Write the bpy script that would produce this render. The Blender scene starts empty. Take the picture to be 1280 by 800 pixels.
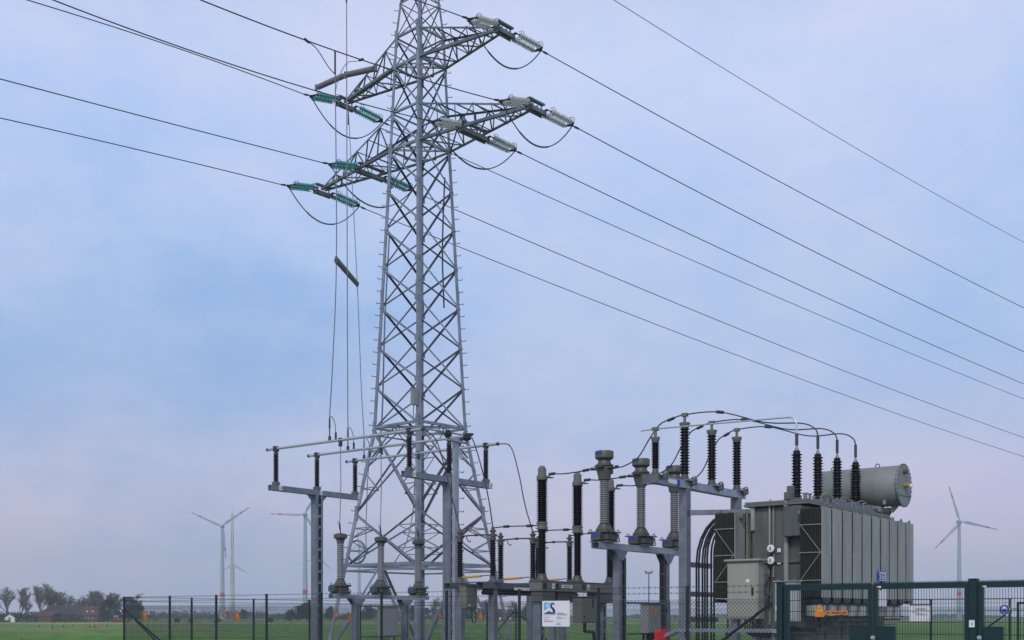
import bpy, math, random
from mathutils import Vector, Matrix
R = math.radians
SC = bpy.context.scene
COL = SC.collection
random.seed(7)

# ------------------------------------------------------------------ camera, sky, sun, exposure
EYE = 1.75
F = 1430.0            # focal length in photo pixels (1280 wide)
HOR = 772.0           # horizon row in the photo
cam_d = bpy.data.cameras.new('camera'); cam = bpy.data.objects.new('camera', cam_d); COL.objects.link(cam)
cam.location = (0, 0, EYE); cam.rotation_euler = (R(90), 0, 0)
cam_d.sensor_width = 36.0; cam_d.lens = F/1280*36; cam_d.shift_y = (HOR-400)/1280
cam_d.clip_start = 0.1; cam_d.clip_end = 30000
SC.camera = cam

SUN_EL, SUN_AZ = 40.0, 194.0      # azimuth clockwise from +Y: behind the camera, to the left
world = bpy.data.worlds.new('World'); SC.world = world; world.use_nodes = True
def build_world():
    nt = world.node_tree; N = nt.nodes; L = nt.links; N.clear()
    out = N.new('ShaderNodeOutputWorld'); bg = N.new('ShaderNodeBackground'); bg.inputs['Strength'].default_value = 0.1
    sky = N.new('ShaderNodeTexSky'); sky.sky_type = 'NISHITA'; sky.sun_disc = False
    sky.sun_elevation = R(SUN_EL); sky.sun_rotation = R(SUN_AZ); sky.air_density = 1.0; sky.dust_density = 2.0
    tc = N.new('ShaderNodeTexCoord'); sep = N.new('ShaderNodeSeparateXYZ'); L.new(tc.outputs['Generated'], sep.inputs[0])
    # cloud deck colour by height above the horizon
    ramp = N.new('ShaderNodeValToRGB'); cr = ramp.color_ramp; cr.interpolation = 'B_SPLINE'
    stops = SKY_STOPS
    cr.elements[0].position = stops[0][0]; cr.elements[0].color = (*stops[0][1], 1)
    cr.elements[1].position = stops[-1][0]; cr.elements[1].color = (*stops[-1][1], 1)
    for p, c in stops[1:-1]:
        e = cr.elements.new(p); e.color = (*c, 1)
    L.new(sep.outputs['Z'], ramp.inputs['Fac'])
    # uneven thickness of the deck: soft broad patches stretched sideways
    mp = N.new('ShaderNodeMapping'); mp.inputs['Scale'].default_value = (1.8, 1.8, 3.4); L.new(tc.outputs['Generated'], mp.inputs[0])
    n1 = N.new('ShaderNodeTexNoise'); n1.inputs['Scale'].default_value = 2.6; n1.inputs['Detail'].default_value = 7; n1.inputs['Roughness'].default_value = 0.64
    L.new(mp.outputs[0], n1.inputs['Vector'])
    cr2 = N.new('ShaderNodeMapRange'); cr2.inputs['From Min'].default_value = 0.36; cr2.inputs['From Max'].default_value = 0.66
    L.new(n1.outputs['Fac'], cr2.inputs['Value'])
    mx = N.new('ShaderNodeMix'); mx.data_type = 'RGBA'; mx.blend_type = 'MULTIPLY'; mx.inputs['Factor'].default_value = 1.0
    tint = N.new('ShaderNodeMix'); tint.data_type = 'RGBA'
    tint.inputs['A'].default_value = (0.82, 0.92, 1.0, 1); tint.inputs['B'].default_value = (1.105, 1.055, 1.015, 1)
    L.new(cr2.outputs['Result'], tint.inputs['Factor'])
    L.new(ramp.outputs['Color'], mx.inputs['A']); L.new(tint.outputs['Result'], mx.inputs['B'])
    # broad banks in the deck: a darker blue one, two brighter ones, a rose glow low down
    last = mx.outputs['Result']
    for (u, v, wd, col) in BANKS:
        d = Vector(((u-640)/F, 1, (HOR-v)/F)).normalized()
        vm = N.new('ShaderNodeVectorMath'); vm.operation = 'SUBTRACT'; vm.inputs[1].default_value = d; L.new(tc.outputs['Generated'], vm.inputs[0])
        nw = N.new('ShaderNodeMapRange'); nw.inputs['To Min'].default_value = -0.5*wd[0]; nw.inputs['To Max'].default_value = 0.5*wd[0]; L.new(n1.outputs['Fac'], nw.inputs['Value'])
        sv2 = N.new('ShaderNodeVectorMath'); sv2.operation = 'MULTIPLY'; sv2.inputs[1].default_value = (1/wd[0], 1/wd[0], 1/wd[1]); L.new(vm.outputs[0], sv2.inputs[0])
        ln = N.new('ShaderNodeVectorMath'); ln.operation = 'LENGTH'; L.new(sv2.outputs[0], ln.inputs[0])
        ad = N.new('ShaderNodeMath'); ad.operation = 'ADD'; L.new(ln.outputs['Value'], ad.inputs[0]); 
        n3 = N.new('ShaderNodeMath'); n3.operation = 'MULTIPLY_ADD'; n3.inputs[1].default_value = 1.6; n3.inputs[2].default_value = -0.8; L.new(n1.outputs['Fac'], n3.inputs[0]); L.new(n3.outputs[0], ad.inputs[1])
        mr = N.new('ShaderNodeMapRange'); mr.interpolation_type = 'SMOOTHSTEP'; mr.inputs['From Min'].default_value = 0.0; mr.inputs['From Max'].default_value = 1.0
        mr.inputs['To Min'].default_value = 1.0; mr.inputs['To Max'].default_value = 0.0; L.new(ad.outputs[0], mr.inputs['Value'])
        m2 = N.new('ShaderNodeMix'); m2.data_type = 'RGBA'; m2.blend_type = 'MULTIPLY'; m2.inputs['B'].default_value = (*col, 1); L.new(mr.outputs['Result'], m2.inputs['Factor']); L.new(last, m2.inputs['A']); last = m2.outputs['Result']
        m2.clamp_result = False
    sc = N.new('ShaderNodeMix'); sc.data_type = 'RGBA'; sc.blend_type = 'MULTIPLY'; sc.inputs['Factor'].default_value = 1.0
    sc.inputs['B'].default_value = (10, 10, 10, 1); sc.clamp_result = False
    L.new(last, sc.inputs['A'])
    fin = N.new('ShaderNodeMix'); fin.data_type = 'RGBA'; fin.inputs['Factor'].default_value = 0.93
    L.new(sky.outputs['Color'], fin.inputs['A']); L.new(sc.outputs['Result'], fin.inputs['B'])
    L.new(fin.outputs['Result'], bg.inputs['Color']); L.new(bg.outputs[0], out.inputs['Surface'])
def srgb(r, g, b):
    f = lambda c: (c/255/12.92) if c/255 <= 0.04045 else ((c/255+0.055)/1.055)**2.4
    return (f(r), f(g), f(b))
HAZE = 0.00036
SKY_STOPS = [(0.0, srgb(192,188,212)), (0.06, srgb(202,195,219)), (0.12, srgb(199,199,227)), (0.19, srgb(183,200,235)),
             (0.28, srgb(176,199,239)), (0.38, srgb(196,211,247)), (0.48, srgb(211,218,249)), (0.66, srgb(150,158,184)), (1.0, srgb(118,126,148))]
BANKS = [(150, 455, (0.38, 0.16), (0.79, 0.88, 0.94)), (760, 40, (0.4, 0.14), (1.075, 1.055, 1.02)), (1150, 630, (0.34, 0.075), (1.18, 1.05, 1.04)), (90, 560, (0.2, 0.04), (1.08, 1.03, 1.0)), (560, 470, (0.2, 0.05), (1.07, 1.02, 1.0))]
build_world()
sun_d = bpy.data.lights.new('sun', 'SUN'); sun_d.energy = 1.5; sun_d.angle = R(12); sun_d.color = (1.0, 0.96, 0.9)
sun = bpy.data.objects.new('sun', sun_d); COL.objects.link(sun)
sv = Vector((math.sin(R(SUN_AZ))*math.cos(R(SUN_EL)), math.cos(R(SUN_AZ))*math.cos(R(SUN_EL)), math.sin(R(SUN_EL))))
sun.rotation_euler = sv.to_track_quat('Z', 'Y').to_euler(); sun.location = (0, 0, 60)
SC.view_settings.view_transform = 'Standard'; SC.view_settings.look = 'None'
SC.view_settings.exposure = 0.08; SC.view_settings.gamma = 1.0; SC.view_settings.use_curve_mapping = False
SC.render.engine = 'CYCLES'
SC.cycles.max_bounces = 8; SC.cycles.volume_bounces = 1; SC.cycles.transparent_max_bounces = 8
SC.cycles.use_denoising = True

# ------------------------------------------------------------------ helpers
def V(*a): return Vector(a[0] if len(a) == 1 else a)
def P(u, v, D): return Vector(((u-640)/F*D, D, EYE+(HOR-v)/F*D))
ROT = math.atan2(0.793, 0.609)
A = Vector((math.cos(ROT), math.sin(ROT), 0)); B = Vector((-math.sin(ROT), math.cos(ROT), 0)); Z = Vector((0, 0, 1))

class MB:
    def __init__(s): s.v = []; s.f = []; s.m = []
    def add(s, vs, fs, m=0):
        o = len(s.v); s.v += [Vector(q) for q in vs]; s.f += [tuple(i+o for i in f) for f in fs]; s.m += [m]*len(fs); return s
    def box(s, c, size, ax=None, m=0):
        c = Vector(c); x, y, z = ax or (Vector((1,0,0)), Vector((0,1,0)), Vector((0,0,1)))
        hx, hy, hz = size[0]/2, size[1]/2, size[2]/2
        vs = [c+x*(hx*i)+y*(hy*j)+z*(hz*k) for k in (-1,1) for j in (-1,1) for i in (-1,1)]
        return s.add(vs, [(0,2,3,1),(4,5,7,6),(0,1,5,4),(2,6,7,3),(0,4,6,2),(1,3,7,5)], m)
    def bb(s, x0, x1, y0, y1, z0, z1, m=0):
        return s.box(((x0+x1)/2,(y0+y1)/2,(z0+z1)/2), (x1-x0,y1-y0,z1-z0), None, m)
    def cbox(s, x0, x1, y0, y1, z0, z1, c=0.02, m=0):      # box with chamfered edges
        if c <= 0: return s.bb(x0,x1,y0,y1,z0,z1,m)
        def ring(z, d):
            return [(x0+d+ (c if False else 0),y0+d,z),(x1-d,y0+d,z),(x1-d,y1-d,z),(x0+d,y1-d,z)]
        def oct_(z, d):
            a, b, e, g = x0+d, x1-d, y0+d, y1-d
            return [(a+c,e,z),(b-c,e,z),(b,e+c,z),(b,g-c,z),(b-c,g,z),(a+c,g,z),(a,g-c,z),(a,e+c,z)]
        rows = [oct_(z0,c), oct_(z0+c,0), oct_(z1-c,0), oct_(z1,c)]
        vs = [q for r in rows for q in r]; fs = []
        for i in range(3):
            for j in range(8): fs.append((i*8+j, i*8+(j+1)%8, (i+1)*8+(j+1)%8, (i+1)*8+j))
        fs.append(tuple(range(7,-1,-1))); fs.append(tuple(24+i for i in range(8)))
        return s.add(vs, fs, m)
    def bar(s, p0, p1, w, h=None, up=None, m=0):
        p0, p1 = Vector(p0), Vector(p1); h = h or w; d = p1-p0; L = d.length
        if L < 1e-6: return s
        d /= L; up = Vector(up) if up is not None else (Z if abs(d.z) < 0.95 else Vector((1,0,0)))
        y = up.cross(d); y.normalize(); z = d.cross(y)
        return s.box((p0+p1)/2, (L, w, h), (d, y, z), m)
    def ang(s, p0, p1, w, t, d1, d2, m=0):                  # L-profile bar
        p0, p1 = Vector(p0), Vector(p1); d = (p1-p0).normalized()
        d1 = Vector(d1); d1 = (d1-d*d1.dot(d)).normalized(); d2 = Vector(d2); d2 = d2-d*d2.dot(d); d2 = (d2-d1*d2.dot(d1)).normalized()
        pr = [Vector((0,0,0)), d1*w, d1*w+d2*t, d1*t+d2*t, d1*t+d2*w, d2*w]
        vs = [p0+q for q in pr]+[p1+q for q in pr]
        fs = [(i,(i+1)%6,6+(i+1)%6,6+i) for i in range(6)]+[(0,3,2,1),(0,5,4,3),(6,7,8,9),(6,9,10,11)]
        return s.add(vs, fs, m)
    def chan(s, p0, p1, w, fl, t, face, side, m=0):         # U-channel: web w along side, flanges fl along -face
        p0, p1 = Vector(p0), Vector(p1); face = Vector(face).normalized(); side = Vector(side).normalized()
        s.bar2(p0-face*t/2, p1-face*t/2, side, w, face, t, m)
        for k in (-1, 1):
            o = side*(k*(w/2-t/2))-face*(t+(fl-t)/2)
            s.bar2(p0+o, p1+o, side, t, face, fl-t, m)
        return s
    def bar2(s, p0, p1, y, w, z, h, m=0):
        p0, p1 = Vector(p0), Vector(p1); d = p1-p0; L = d.length; return s.box((p0+p1)/2, (L, w, h), (d/L, Vector(y), Vector(z)), m)
    def tube(s, pts, r, n=6, m=0, caps=True):
        pts = [Vector(p) for p in pts]; k = len(pts); o = len(s.v); prev = None
        for i, p in enumerate(pts):
            t = (pts[min(i+1,k-1)]-pts[max(i-1,0)]).normalized()
            if prev is None:
                up = Z if abs(t.z) < 0.9 else Vector((1,0,0)); x = up.cross(t).normalized()
            else:
                x = (prev-t*prev.dot(t)).normalized()
            prev = x; y = t.cross(x); rr = r[i] if isinstance(r, (list,tuple)) else r
            for j in range(n):
                a = 2*math.pi*j/n; s.v.append(p+x*(math.cos(a)*rr)+y*(math.sin(a)*rr))
        for i in range(k-1):
            for j in range(n):
                s.f.append((o+i*n+j, o+i*n+(j+1)%n, o+(i+1)*n+(j+1)%n, o+(i+1)*n+j)); s.m.append(m)
        if caps:
            s.f.append(tuple(o+j for j in range(n-1,-1,-1))); s.m.append(m)
            s.f.append(tuple(o+(k-1)*n+j for j in range(n))); s.m.append(m)
        return s
    def lathe(s, prof, o=(0,0,0), ax=None, n=20, m=0):      # prof: (radius, height) pairs from bottom up
        o = Vector(o); ax = Vector(ax).normalized() if ax is not None else Z
        x = (Vector((1,0,0)) if abs(ax.x) < 0.9 else Vector((0,1,0))); x = (x-ax*x.dot(ax)).normalized(); y = ax.cross(x)
        b = len(s.v)
        for r, h in prof:
            for j in range(n):
                a = 2*math.pi*j/n; s.v.append(o+ax*h+x*(math.cos(a)*r)+y*(math.sin(a)*r))
        for i in range(len(prof)-1):
            for j in range(n):
                s.f.append((b+i*n+j, b+i*n+(j+1)%n, b+(i+1)*n+(j+1)%n, b+(i+1)*n+j)); s.m.append(m)
        s.f.append(tuple(b+j for j in range(n-1,-1,-1))); s.m.append(m)
        e = b+(len(prof)-1)*n; s.f.append(tuple(e+j for j in range(n))); s.m.append(m)
        return s
    def ring(s, c, r, rt, x, y, n=16, k=5, a0=0, a1=2*math.pi, m=0):
        c, x, y = Vector(c), Vector(x), Vector(y)
        pts = [c+x*(r*math.cos(a0+(a1-a0)*i/n))+y*(r*math.sin(a0+(a1-a0)*i/n)) for i in range(n+1)]
        return s.tube(pts, rt, k, m)
    def prism(s, pts2, o, x, y, z, t, m=0):                 # flat outline extruded by t along z
        o, x, y, z = Vector(o), Vector(x), Vector(y), Vector(z); n = len(pts2)
        vs = [o+x*a+y*b for a, b in pts2]+[o+x*a+y*b+z*t for a, b in pts2]
        fs = [tuple(range(n-1,-1,-1)), tuple(range(n,2*n))]+[(i,(i+1)%n,n+(i+1)%n,n+i) for i in range(n)]
        return s.add(vs, fs, m)
    def build(s, name, mats, parent=None, world=False, smooth=True, loc=None):
        vs = s.v
        if parent is not None and world:
            inv = MW[parent.name].inverted(); vs = [inv @ q for q in vs]
        elif loc is not None:
            vs = [q-Vector(loc) for q in vs]
        me = bpy.data.meshes.new(name); me.from_pydata([tuple(q) for q in vs], [], s.f); 
        mats = mats if isinstance(mats, (list, tuple)) else [mats]
        for mt in mats: me.materials.append(mt)
        if len(mats) > 1: me.polygons.foreach_set('material_index', s.m)
        if smooth:
            me.polygons.foreach_set('use_smooth', [True]*len(me.polygons)); me.set_sharp_from_angle(angle=R(38))
        me.update()
        o = bpy.data.objects.new(name, me); COL.objects.link(o)
        if parent is not None: o.parent = parent
        elif loc is not None: o.location = loc
        return o
MW = {}
def tag(o, label=None, cat=None, group=None, kind=None):
    if label: o['label'] = label
    if cat: o['category'] = cat
    if group: o['group'] = group
    if kind: o['kind'] = kind
    return o
def thing(name, label, cat, loc, rz=0.0, group=None):
    o = bpy.data.objects.new(name, None); COL.objects.link(o); o.location = loc; o.rotation_euler = (0, 0, rz)
    o.empty_display_size = 0.3
    MW[o.name] = Matrix.Translation(Vector(loc)) @ Matrix.Rotation(rz, 4, 'Z')
    return tag(o, label, cat, group)
def copy_tree(o, loc, rz=None, label=None, group=None, parent=None, rot=None):
    c = o.copy(); COL.objects.link(c)
    if parent is not None: c.parent = parent
    else:
        c.location = loc
        if rz is not None: c.rotation_euler = (0, 0, rz)
        if rot is not None: c.rotation_euler = rot
        if label: c['label'] = label
        if group: c['group'] = group
        MW[c.name] = Matrix.Translation(Vector(loc)) @ c.rotation_euler.to_matrix().to_4x4()
    for ch in [q for q in bpy.data.objects if q.parent == o]: copy_tree(ch, None, parent=c)
    return c
def smooth_path(pts, k=6):
    pts = [Vector(p) for p in pts]; q = [pts[0]*2-pts[1]]+pts+[pts[-1]*2-pts[-2]]; out = []
    for i in range(1, len(q)-2):
        p0, p1, p2, p3 = q[i-1], q[i], q[i+1], q[i+2]
        for j in range(k):
            t = j/k
            out.append(0.5*((2*p1)+(p2-p0)*t+(2*p0-5*p1+4*p2-p3)*t*t+(3*p1-p0-3*p2+p3)*t**3))
    out.append(pts[-1]); return out
def text(name, s, size, loc, xdir, ydir, mat, parent, depth=0.002, align='CENTER'):
    cu = bpy.data.curves.new(name, 'FONT'); cu.body = s; cu.size = size; cu.align_x = align; cu.align_y = 'CENTER'; cu.extrude = depth
    tmp = bpy.data.objects.new(name, cu); COL.objects.link(tmp); bpy.context.view_layer.update()
    me = bpy.data.meshes.new_from_object(tmp.evaluated_get(bpy.context.evaluated_depsgraph_get())); me.materials.clear(); me.materials.append(mat)
    bpy.data.objects.remove(tmp); o = bpy.data.objects.new(name, me); COL.objects.link(o)
    x, y = Vector(xdir).normalized(), Vector(ydir).normalized(); z = x.cross(y)
    m = Matrix((x, y, z)).transposed().to_4x4(); m.translation = Vector(loc)
    o.parent = parent
    if parent is not None:
        pm = MW.get(parent.name); m = (pm.inverted() @ m) if pm is not None else m
    o.matrix_basis = m
    return o

# ------------------------------------------------------------------ materials
def mat(name, col, rough=0.6, metal=0.0, var=0.12, scale=6.0, bump=0.0, spec=0.5, streak=0.0, **kw):
    m = bpy.data.materials.new(name); m.use_nodes = True; N = m.node_tree.nodes; L = m.node_tree.links
    p = N['Principled BSDF']; p.inputs['Roughness'].default_value = rough; p.inputs['Metallic'].default_value = metal
    p.inputs['Specular IOR Level'].default_value = spec
    for k, v in kw.items(): p.inputs[k.replace('_', ' ')].default_value = v
    tc = N.new('ShaderNodeTexCoord'); nz = N.new('ShaderNodeTexNoise'); nz.inputs['Scale'].default_value = scale; nz.inputs['Detail'].default_value = 6
    nz.inputs['Roughness'].default_value = 0.65
    if streak:
        mp = N.new('ShaderNodeMapping'); mp.inputs['Scale'].default_value = (1, 1, streak); L.new(tc.outputs['Object'], mp.inputs[0]); L.new(mp.outputs[0], nz.inputs['Vector'])
    else: L.new(tc.outputs['Object'], nz.inputs['Vector'])
    mr = N.new('ShaderNodeMapRange'); mr.inputs['From Min'].default_value = 0.3; mr.inputs['From Max'].default_value = 0.7
    mr.inputs['To Min'].default_value = 1-var; mr.inputs['To Max'].default_value = 1+var; L.new(nz.outputs['Fac'], mr.inputs['Value'])
    mx = N.new('ShaderNodeMix'); mx.data_type = 'RGBA'; mx.blend_type = 'MULTIPLY'; mx.inputs['Factor'].default_value = 1
    mx.inputs['A'].default_value = (*col, 1); L.new(mr.outputs['Result'], mx.inputs['B']); L.new(mx.outputs['Result'], p.inputs['Base Color'])
    if bump:
        bp = N.new('ShaderNodeBump'); bp.inputs['Strength'].default_value = bump; bp.inputs['Distance'].default_value = 0.01
        L.new(nz.outputs['Fac'], bp.inputs['Height']); L.new(bp.outputs['Normal'], p.inputs['Normal'])
    return m
M = {}
M['galv_lt'] = mat('bright_galvanised_steel', (0.36, 0.395, 0.45), 0.46, 0.4, 0.22, 3.0, 0.05)
M['galv'] = mat('galvanised_steel', (0.205, 0.228, 0.268), 0.48, 0.4, 0.28, 3.0, 0.05)
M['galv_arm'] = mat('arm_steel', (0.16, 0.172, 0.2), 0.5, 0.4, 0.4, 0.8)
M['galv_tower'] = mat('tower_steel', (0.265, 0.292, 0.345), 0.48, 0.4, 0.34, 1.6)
M['galv_brace'] = mat('shade_toned_brace_steel', (0.075, 0.083, 0.1), 0.5, 0.4, 0.6, 0.45)  # inner diagonals and arm braces: shade on undersides put into the colour
M['galv_dark'] = mat('weathered_steel', (0.14, 0.15, 0.165), 0.55, 0.3, 0.2, 3.0)
M['alu'] = mat('aluminium_tube', (0.62, 0.63, 0.64), 0.35, 0.75, 0.08, 4.0)
M['white_tube'] = mat('pale_tube', (0.75, 0.76, 0.77), 0.4, 0.2, 0.05, 4.0)
M['black_ins'] = mat('black_insulator', (0.007, 0.007, 0.009), 0.42, 0, 0.2, 8.0, 0.0, 0.3)
M['grey_ins'] = mat('grey_insulator', (0.21, 0.22, 0.23), 0.45, 0, 0.1, 8.0)
M['olive'] = mat('grey_green_paint', (0.15, 0.158, 0.138), 0.42, 0, 0.1, 2.5, 0.0, 0.5)
M['olive_dark'] = mat('dark_grey_green_paint', (0.085, 0.09, 0.08), 0.5, 0, 0.15, 3.0)
M['tank'] = mat('transformer_paint', (0.108, 0.117, 0.109), 0.5, 0, 0.3, 4.0, 0.0, 0.5, 0.18)
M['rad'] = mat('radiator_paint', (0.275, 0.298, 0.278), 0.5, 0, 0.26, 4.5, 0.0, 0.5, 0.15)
M['rad_in'] = mat('shade_toned_fin_paint', (0.07, 0.074, 0.066), 0.55, 0, 0.2, 4.5, 0.0, 0.4, 0.15)  # same paint as the radiators, darkened for the shade between plates
M['cabinet'] = mat('cabinet_paint', (0.33, 0.33, 0.275), 0.45, 0, 0.07, 2.5)
M['cab_grey'] = mat('grey_cabinet_paint', (0.25, 0.26, 0.27), 0.45, 0, 0.08, 2.5)
M['box_light'] = mat('pale_grey_box_paint', (0.36, 0.38, 0.37), 0.45, 0, 0.1, 4)
M['cons'] = mat('conservator_paint', (0.23, 0.256, 0.25), 0.6, 0, 0.12, 3.0)
M['wire'] = mat('dark_conductor', (0.05, 0.052, 0.058), 0.55, 0.3, 0.2, 2)
M['wire_lt'] = mat('aluminium_cable', (0.2, 0.205, 0.215), 0.5, 0.4, 0.2, 2)
M['fit'] = mat('dark_fittings', (0.06, 0.063, 0.07), 0.5, 0.3, 0.2, 9)
M['rubber'] = mat('black_cable_sheath', (0.012, 0.012, 0.014), 0.3, 0, 0.2, 5)
M['teal'] = mat('teal_glass', (0.12, 0.56, 0.54), 0.06, 0, 0.3, 5, Transmission_Weight=0.5, Alpha=0.76)
M['clear'] = mat('clear_glass', (0.8, 0.85, 0.86), 0.05, 0, 0.1, 5, Transmission_Weight=0.5, Alpha=0.78)
M['spacer'] = mat('grey_silicone', (0.17, 0.175, 0.195), 0.6, 0, 0.15, 8)
M['green'] = mat('dark_green_coating', (0.002, 0.026, 0.029), 0.4, 0, 0.12, 6)
M['post'] = mat('fence_post_coating', (0.006, 0.016, 0.018), 0.5, 0, 0.2, 6)
M['mesh'] = mat('fence_wire', (0.035, 0.05, 0.052), 0.5, 0.2, 0.2, 6)
M['barb'] = mat('barbed_wire', (0.06, 0.062, 0.068), 0.5, 0.3, 0.2, 6)
M['white'] = mat('white_sign', (0.8, 0.81, 0.82), 0.45, 0, 0.02, 6)
M['ink'] = mat('black_print', (0.02, 0.02, 0.03), 0.6, 0, 0.1, 6)
M['grey_ink'] = mat('grey_print', (0.22, 0.23, 0.27), 0.6, 0, 0.1, 6)
M['blue'] = mat('blue_print', (0.012, 0.06, 0.38), 0.45, 0, 0.08, 6)
M['navy'] = mat('navy_print', (0.01, 0.02, 0.16), 0.45, 0, 0.08, 6)
M['sky_blue'] = mat('sky_blue_print', (0.13, 0.55, 0.85), 0.5, 0, 0.25, 9)
M['orange'] = mat('orange_plate', (0.68, 0.2, 0.015), 0.5, 0, 0.1, 9)
M['ochre'] = mat('faded_ochre_lead', (0.42, 0.33, 0.12), 0.5, 0, 0.06, 9)
M['yellow'] = mat('yellow_plate', (0.85, 0.42, 0.03), 0.5, 0, 0.06, 9)
M['rod'] = mat('ochre_rod', (0.62, 0.33, 0.05), 0.5, 0, 0.15, 6)
M['red'] = mat('red_plastic', (0.62, 0.01, 0.015), 0.5, 0, 0.08, 5)
M['pink'] = mat('red_white_tag', (0.7, 0.3, 0.36), 0.5, 0, 0.1, 5)
M['gauge'] = mat('gauge_face', (0.82, 0.83, 0.84), 0.3, 0, 0.02, 5)
M['brass'] = mat('brass_fitting', (0.6, 0.42, 0.08), 0.35, 0.6, 0.1, 8)
M['concrete'] = mat('concrete', (0.34, 0.33, 0.31), 0.85, 0, 0.18, 3, 0.2)
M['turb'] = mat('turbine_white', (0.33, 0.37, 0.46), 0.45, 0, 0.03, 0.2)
M['turb_red'] = mat('turbine_red', (0.5, 0.005, 0.035), 0.5, 0, 0.05, 0.2)
M['brick'] = mat('farm_brick', (0.1, 0.055, 0.05), 0.85, 0, 0.25, 1.2)
M['roof'] = mat('dark_tile_roof', (0.045, 0.038, 0.046), 0.8, 0, 0.3, 1.0)
M['roof_red'] = mat('red_tile_roof', (0.1, 0.042, 0.042), 0.8, 0, 0.25, 1.0)
M['twig'] = mat('bare_twigs', (0.17, 0.142, 0.122), 0.9, 0, 0.25, 0.6)
M['bark'] = mat('bark', (0.07, 0.06, 0.05), 0.9, 0, 0.25, 0.8)
M['leaf'] = mat('autumn_shrub_leaves', (0.045, 0.058, 0.032), 0.8, 0, 0.4, 0.5)
M['leaf_dk'] = mat('dark_wood_leaves', (0.032, 0.042, 0.03), 0.85, 0, 0.4, 0.3)
M['fpost'] = mat('weathered_wood', (0.1, 0.08, 0.06), 0.9, 0, 0.2, 3)
M['straw'] = mat('dry_straw', (0.42, 0.31, 0.15), 0.9, 0, 0.25, 1.5)

# ------------------------------------------------------------------ ground
def ground_mat():
    m = bpy.data.materials.new('meadow'); m.use_nodes = True; N = m.node_tree.nodes; L = m.node_tree.links; p = N['Principled BSDF']
    p.inputs['Roughness'].default_value = 0.95; p.inputs['Specular IOR Level'].default_value = 0.1
    g = N.new('ShaderNodeNewGeometry')
    def noise(scale, sx, sy, detail=6):
        mp = N.new('ShaderNodeMapping'); mp.inputs['Scale'].default_value = (sx, sy, 1); L.new(g.outputs['Position'], mp.inputs[0])
        n = N.new('ShaderNodeTexNoise'); n.inputs['Scale'].default_value = scale; n.inputs['Detail'].default_value = detail; n.inputs['Roughness'].default_value = 0.7
        L.new(mp.outputs[0], n.inputs['Vector']); return n.outputs['Fac']
    def ramp(fac, stops):
        r = N.new('ShaderNodeValToRGB'); e = r.color_ramp.elements
        e[0].position, e[0].color = stops[0][0], (*stops[0][1], 1); e[1].position, e[1].color = stops[-1][0], (*stops[-1][1], 1)
        for a, c in stops[1:-1]:
            q = e.new(a); q.color = (*c, 1)
        L.new(fac, r.inputs['Fac']); return r.outputs['Color']
    base = ramp(noise(0.09, 0.35, 0.5), [(0.34, (0.075, 0.175, 0.03)), (0.5, (0.125, 0.255, 0.05)), (0.66, (0.24, 0.31, 0.095))])
    fine = ramp(noise(0.7, 0.8, 0.3), [(0.34, (0.5, 0.52, 0.5)), (0.66, (1.45, 1.38, 1.25))])
    mx = N.new('ShaderNodeMix'); mx.data_type = 'RGBA'; mx.blend_type = 'MULTIPLY'; mx.inputs['Factor'].default_value = 1
    L.new(base, mx.inputs['A']); L.new(fine, mx.inputs['B'])
    # worn brown tracks and dry patches
    dry = ramp(noise(0.05, 0.5, 1.2), [(0.56, (0, 0, 0)), (0.66, (1, 1, 1))])
    mx2 = N.new('ShaderNodeMix'); mx2.data_type = 'RGBA'; mx2.inputs['B'].default_value = (0.17, 0.13, 0.06, 1)
    sc = N.new('ShaderNodeMath'); sc.operation = 'MULTIPLY'; sc.inputs[1].default_value = 0.45; L.new(dry, sc.inputs[0]); L.new(sc.outputs[0], mx2.inputs['Factor'])
    L.new(mx.outputs['Result'], mx2.inputs['A']); L.new(mx2.outputs['Result'], p.inputs['Base Color'])
    return m
GS = 2300
gm = MB().add([(-GS,-300,0),(GS,-300,0),(GS,GS,0),(-GS,GS,0)], [(0,1,2,3)]).build('ground', ground_mat(), smooth=False)
tag(gm, 'wide flat green meadow reaching the horizon', 'meadow', kind='structure')
def strip(name, label, x0, x1, y0, y1, wob, z, m, seed):
    rnd = random.Random(seed); n = 60; b = MB(); lo, hi = [], []
    for i in range(n+1):
        x = x0+(x1-x0)*i/n; t = min(1, 6*i/n, 6*(n-i)/n)
        c = (y0+y1)/2; h = (y1-y0)/2*t
        lo.append((x, c-h+rnd.uniform(-wob,wob), z)); hi.append((x, c+h+rnd.uniform(-wob,wob), z))
    b.add(lo+hi, [(i,i+1,n+2+i,n+1+i) for i in range(n)]); o = b.build(name, m, smooth=False); return tag(o, label, 'ground', kind='structure')
gy = MB().add([(-24,4,0.004),(26,4,0.004),(26,56,0.004),(-24,56,0.004)], [(0,1,2,3)]).build('gravel_yard', mat('gravel', (0.3, 0.29, 0.28), 0.95, 0, 0.35, 14, 0.4), smooth=False)
tag(gy, 'grey gravel yard under the substation', 'gravel', kind='structure')
strip('verge', 'pale dry grass verge below the farm trees', -230, 420, 330, 402, 4, 0.006, mat('dry_verge', (0.36, 0.31, 0.13), 0.95, 0, 0.35, 0.05), 3)
strip('path', 'brown dirt path crossing the meadow on the left', -95, -38, 160, 190, 3, 0.01, mat('dirt', (0.22, 0.15, 0.075), 0.95, 0, 0.3, 0.08), 4)
strip('path', 'thin worn line at the far edge of the grass', -90, 30, 262, 272, 1.5, 0.01, mat('dirt_dark', (0.07, 0.065, 0.04), 0.95, 0, 0.3, 0.08), 5)

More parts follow.
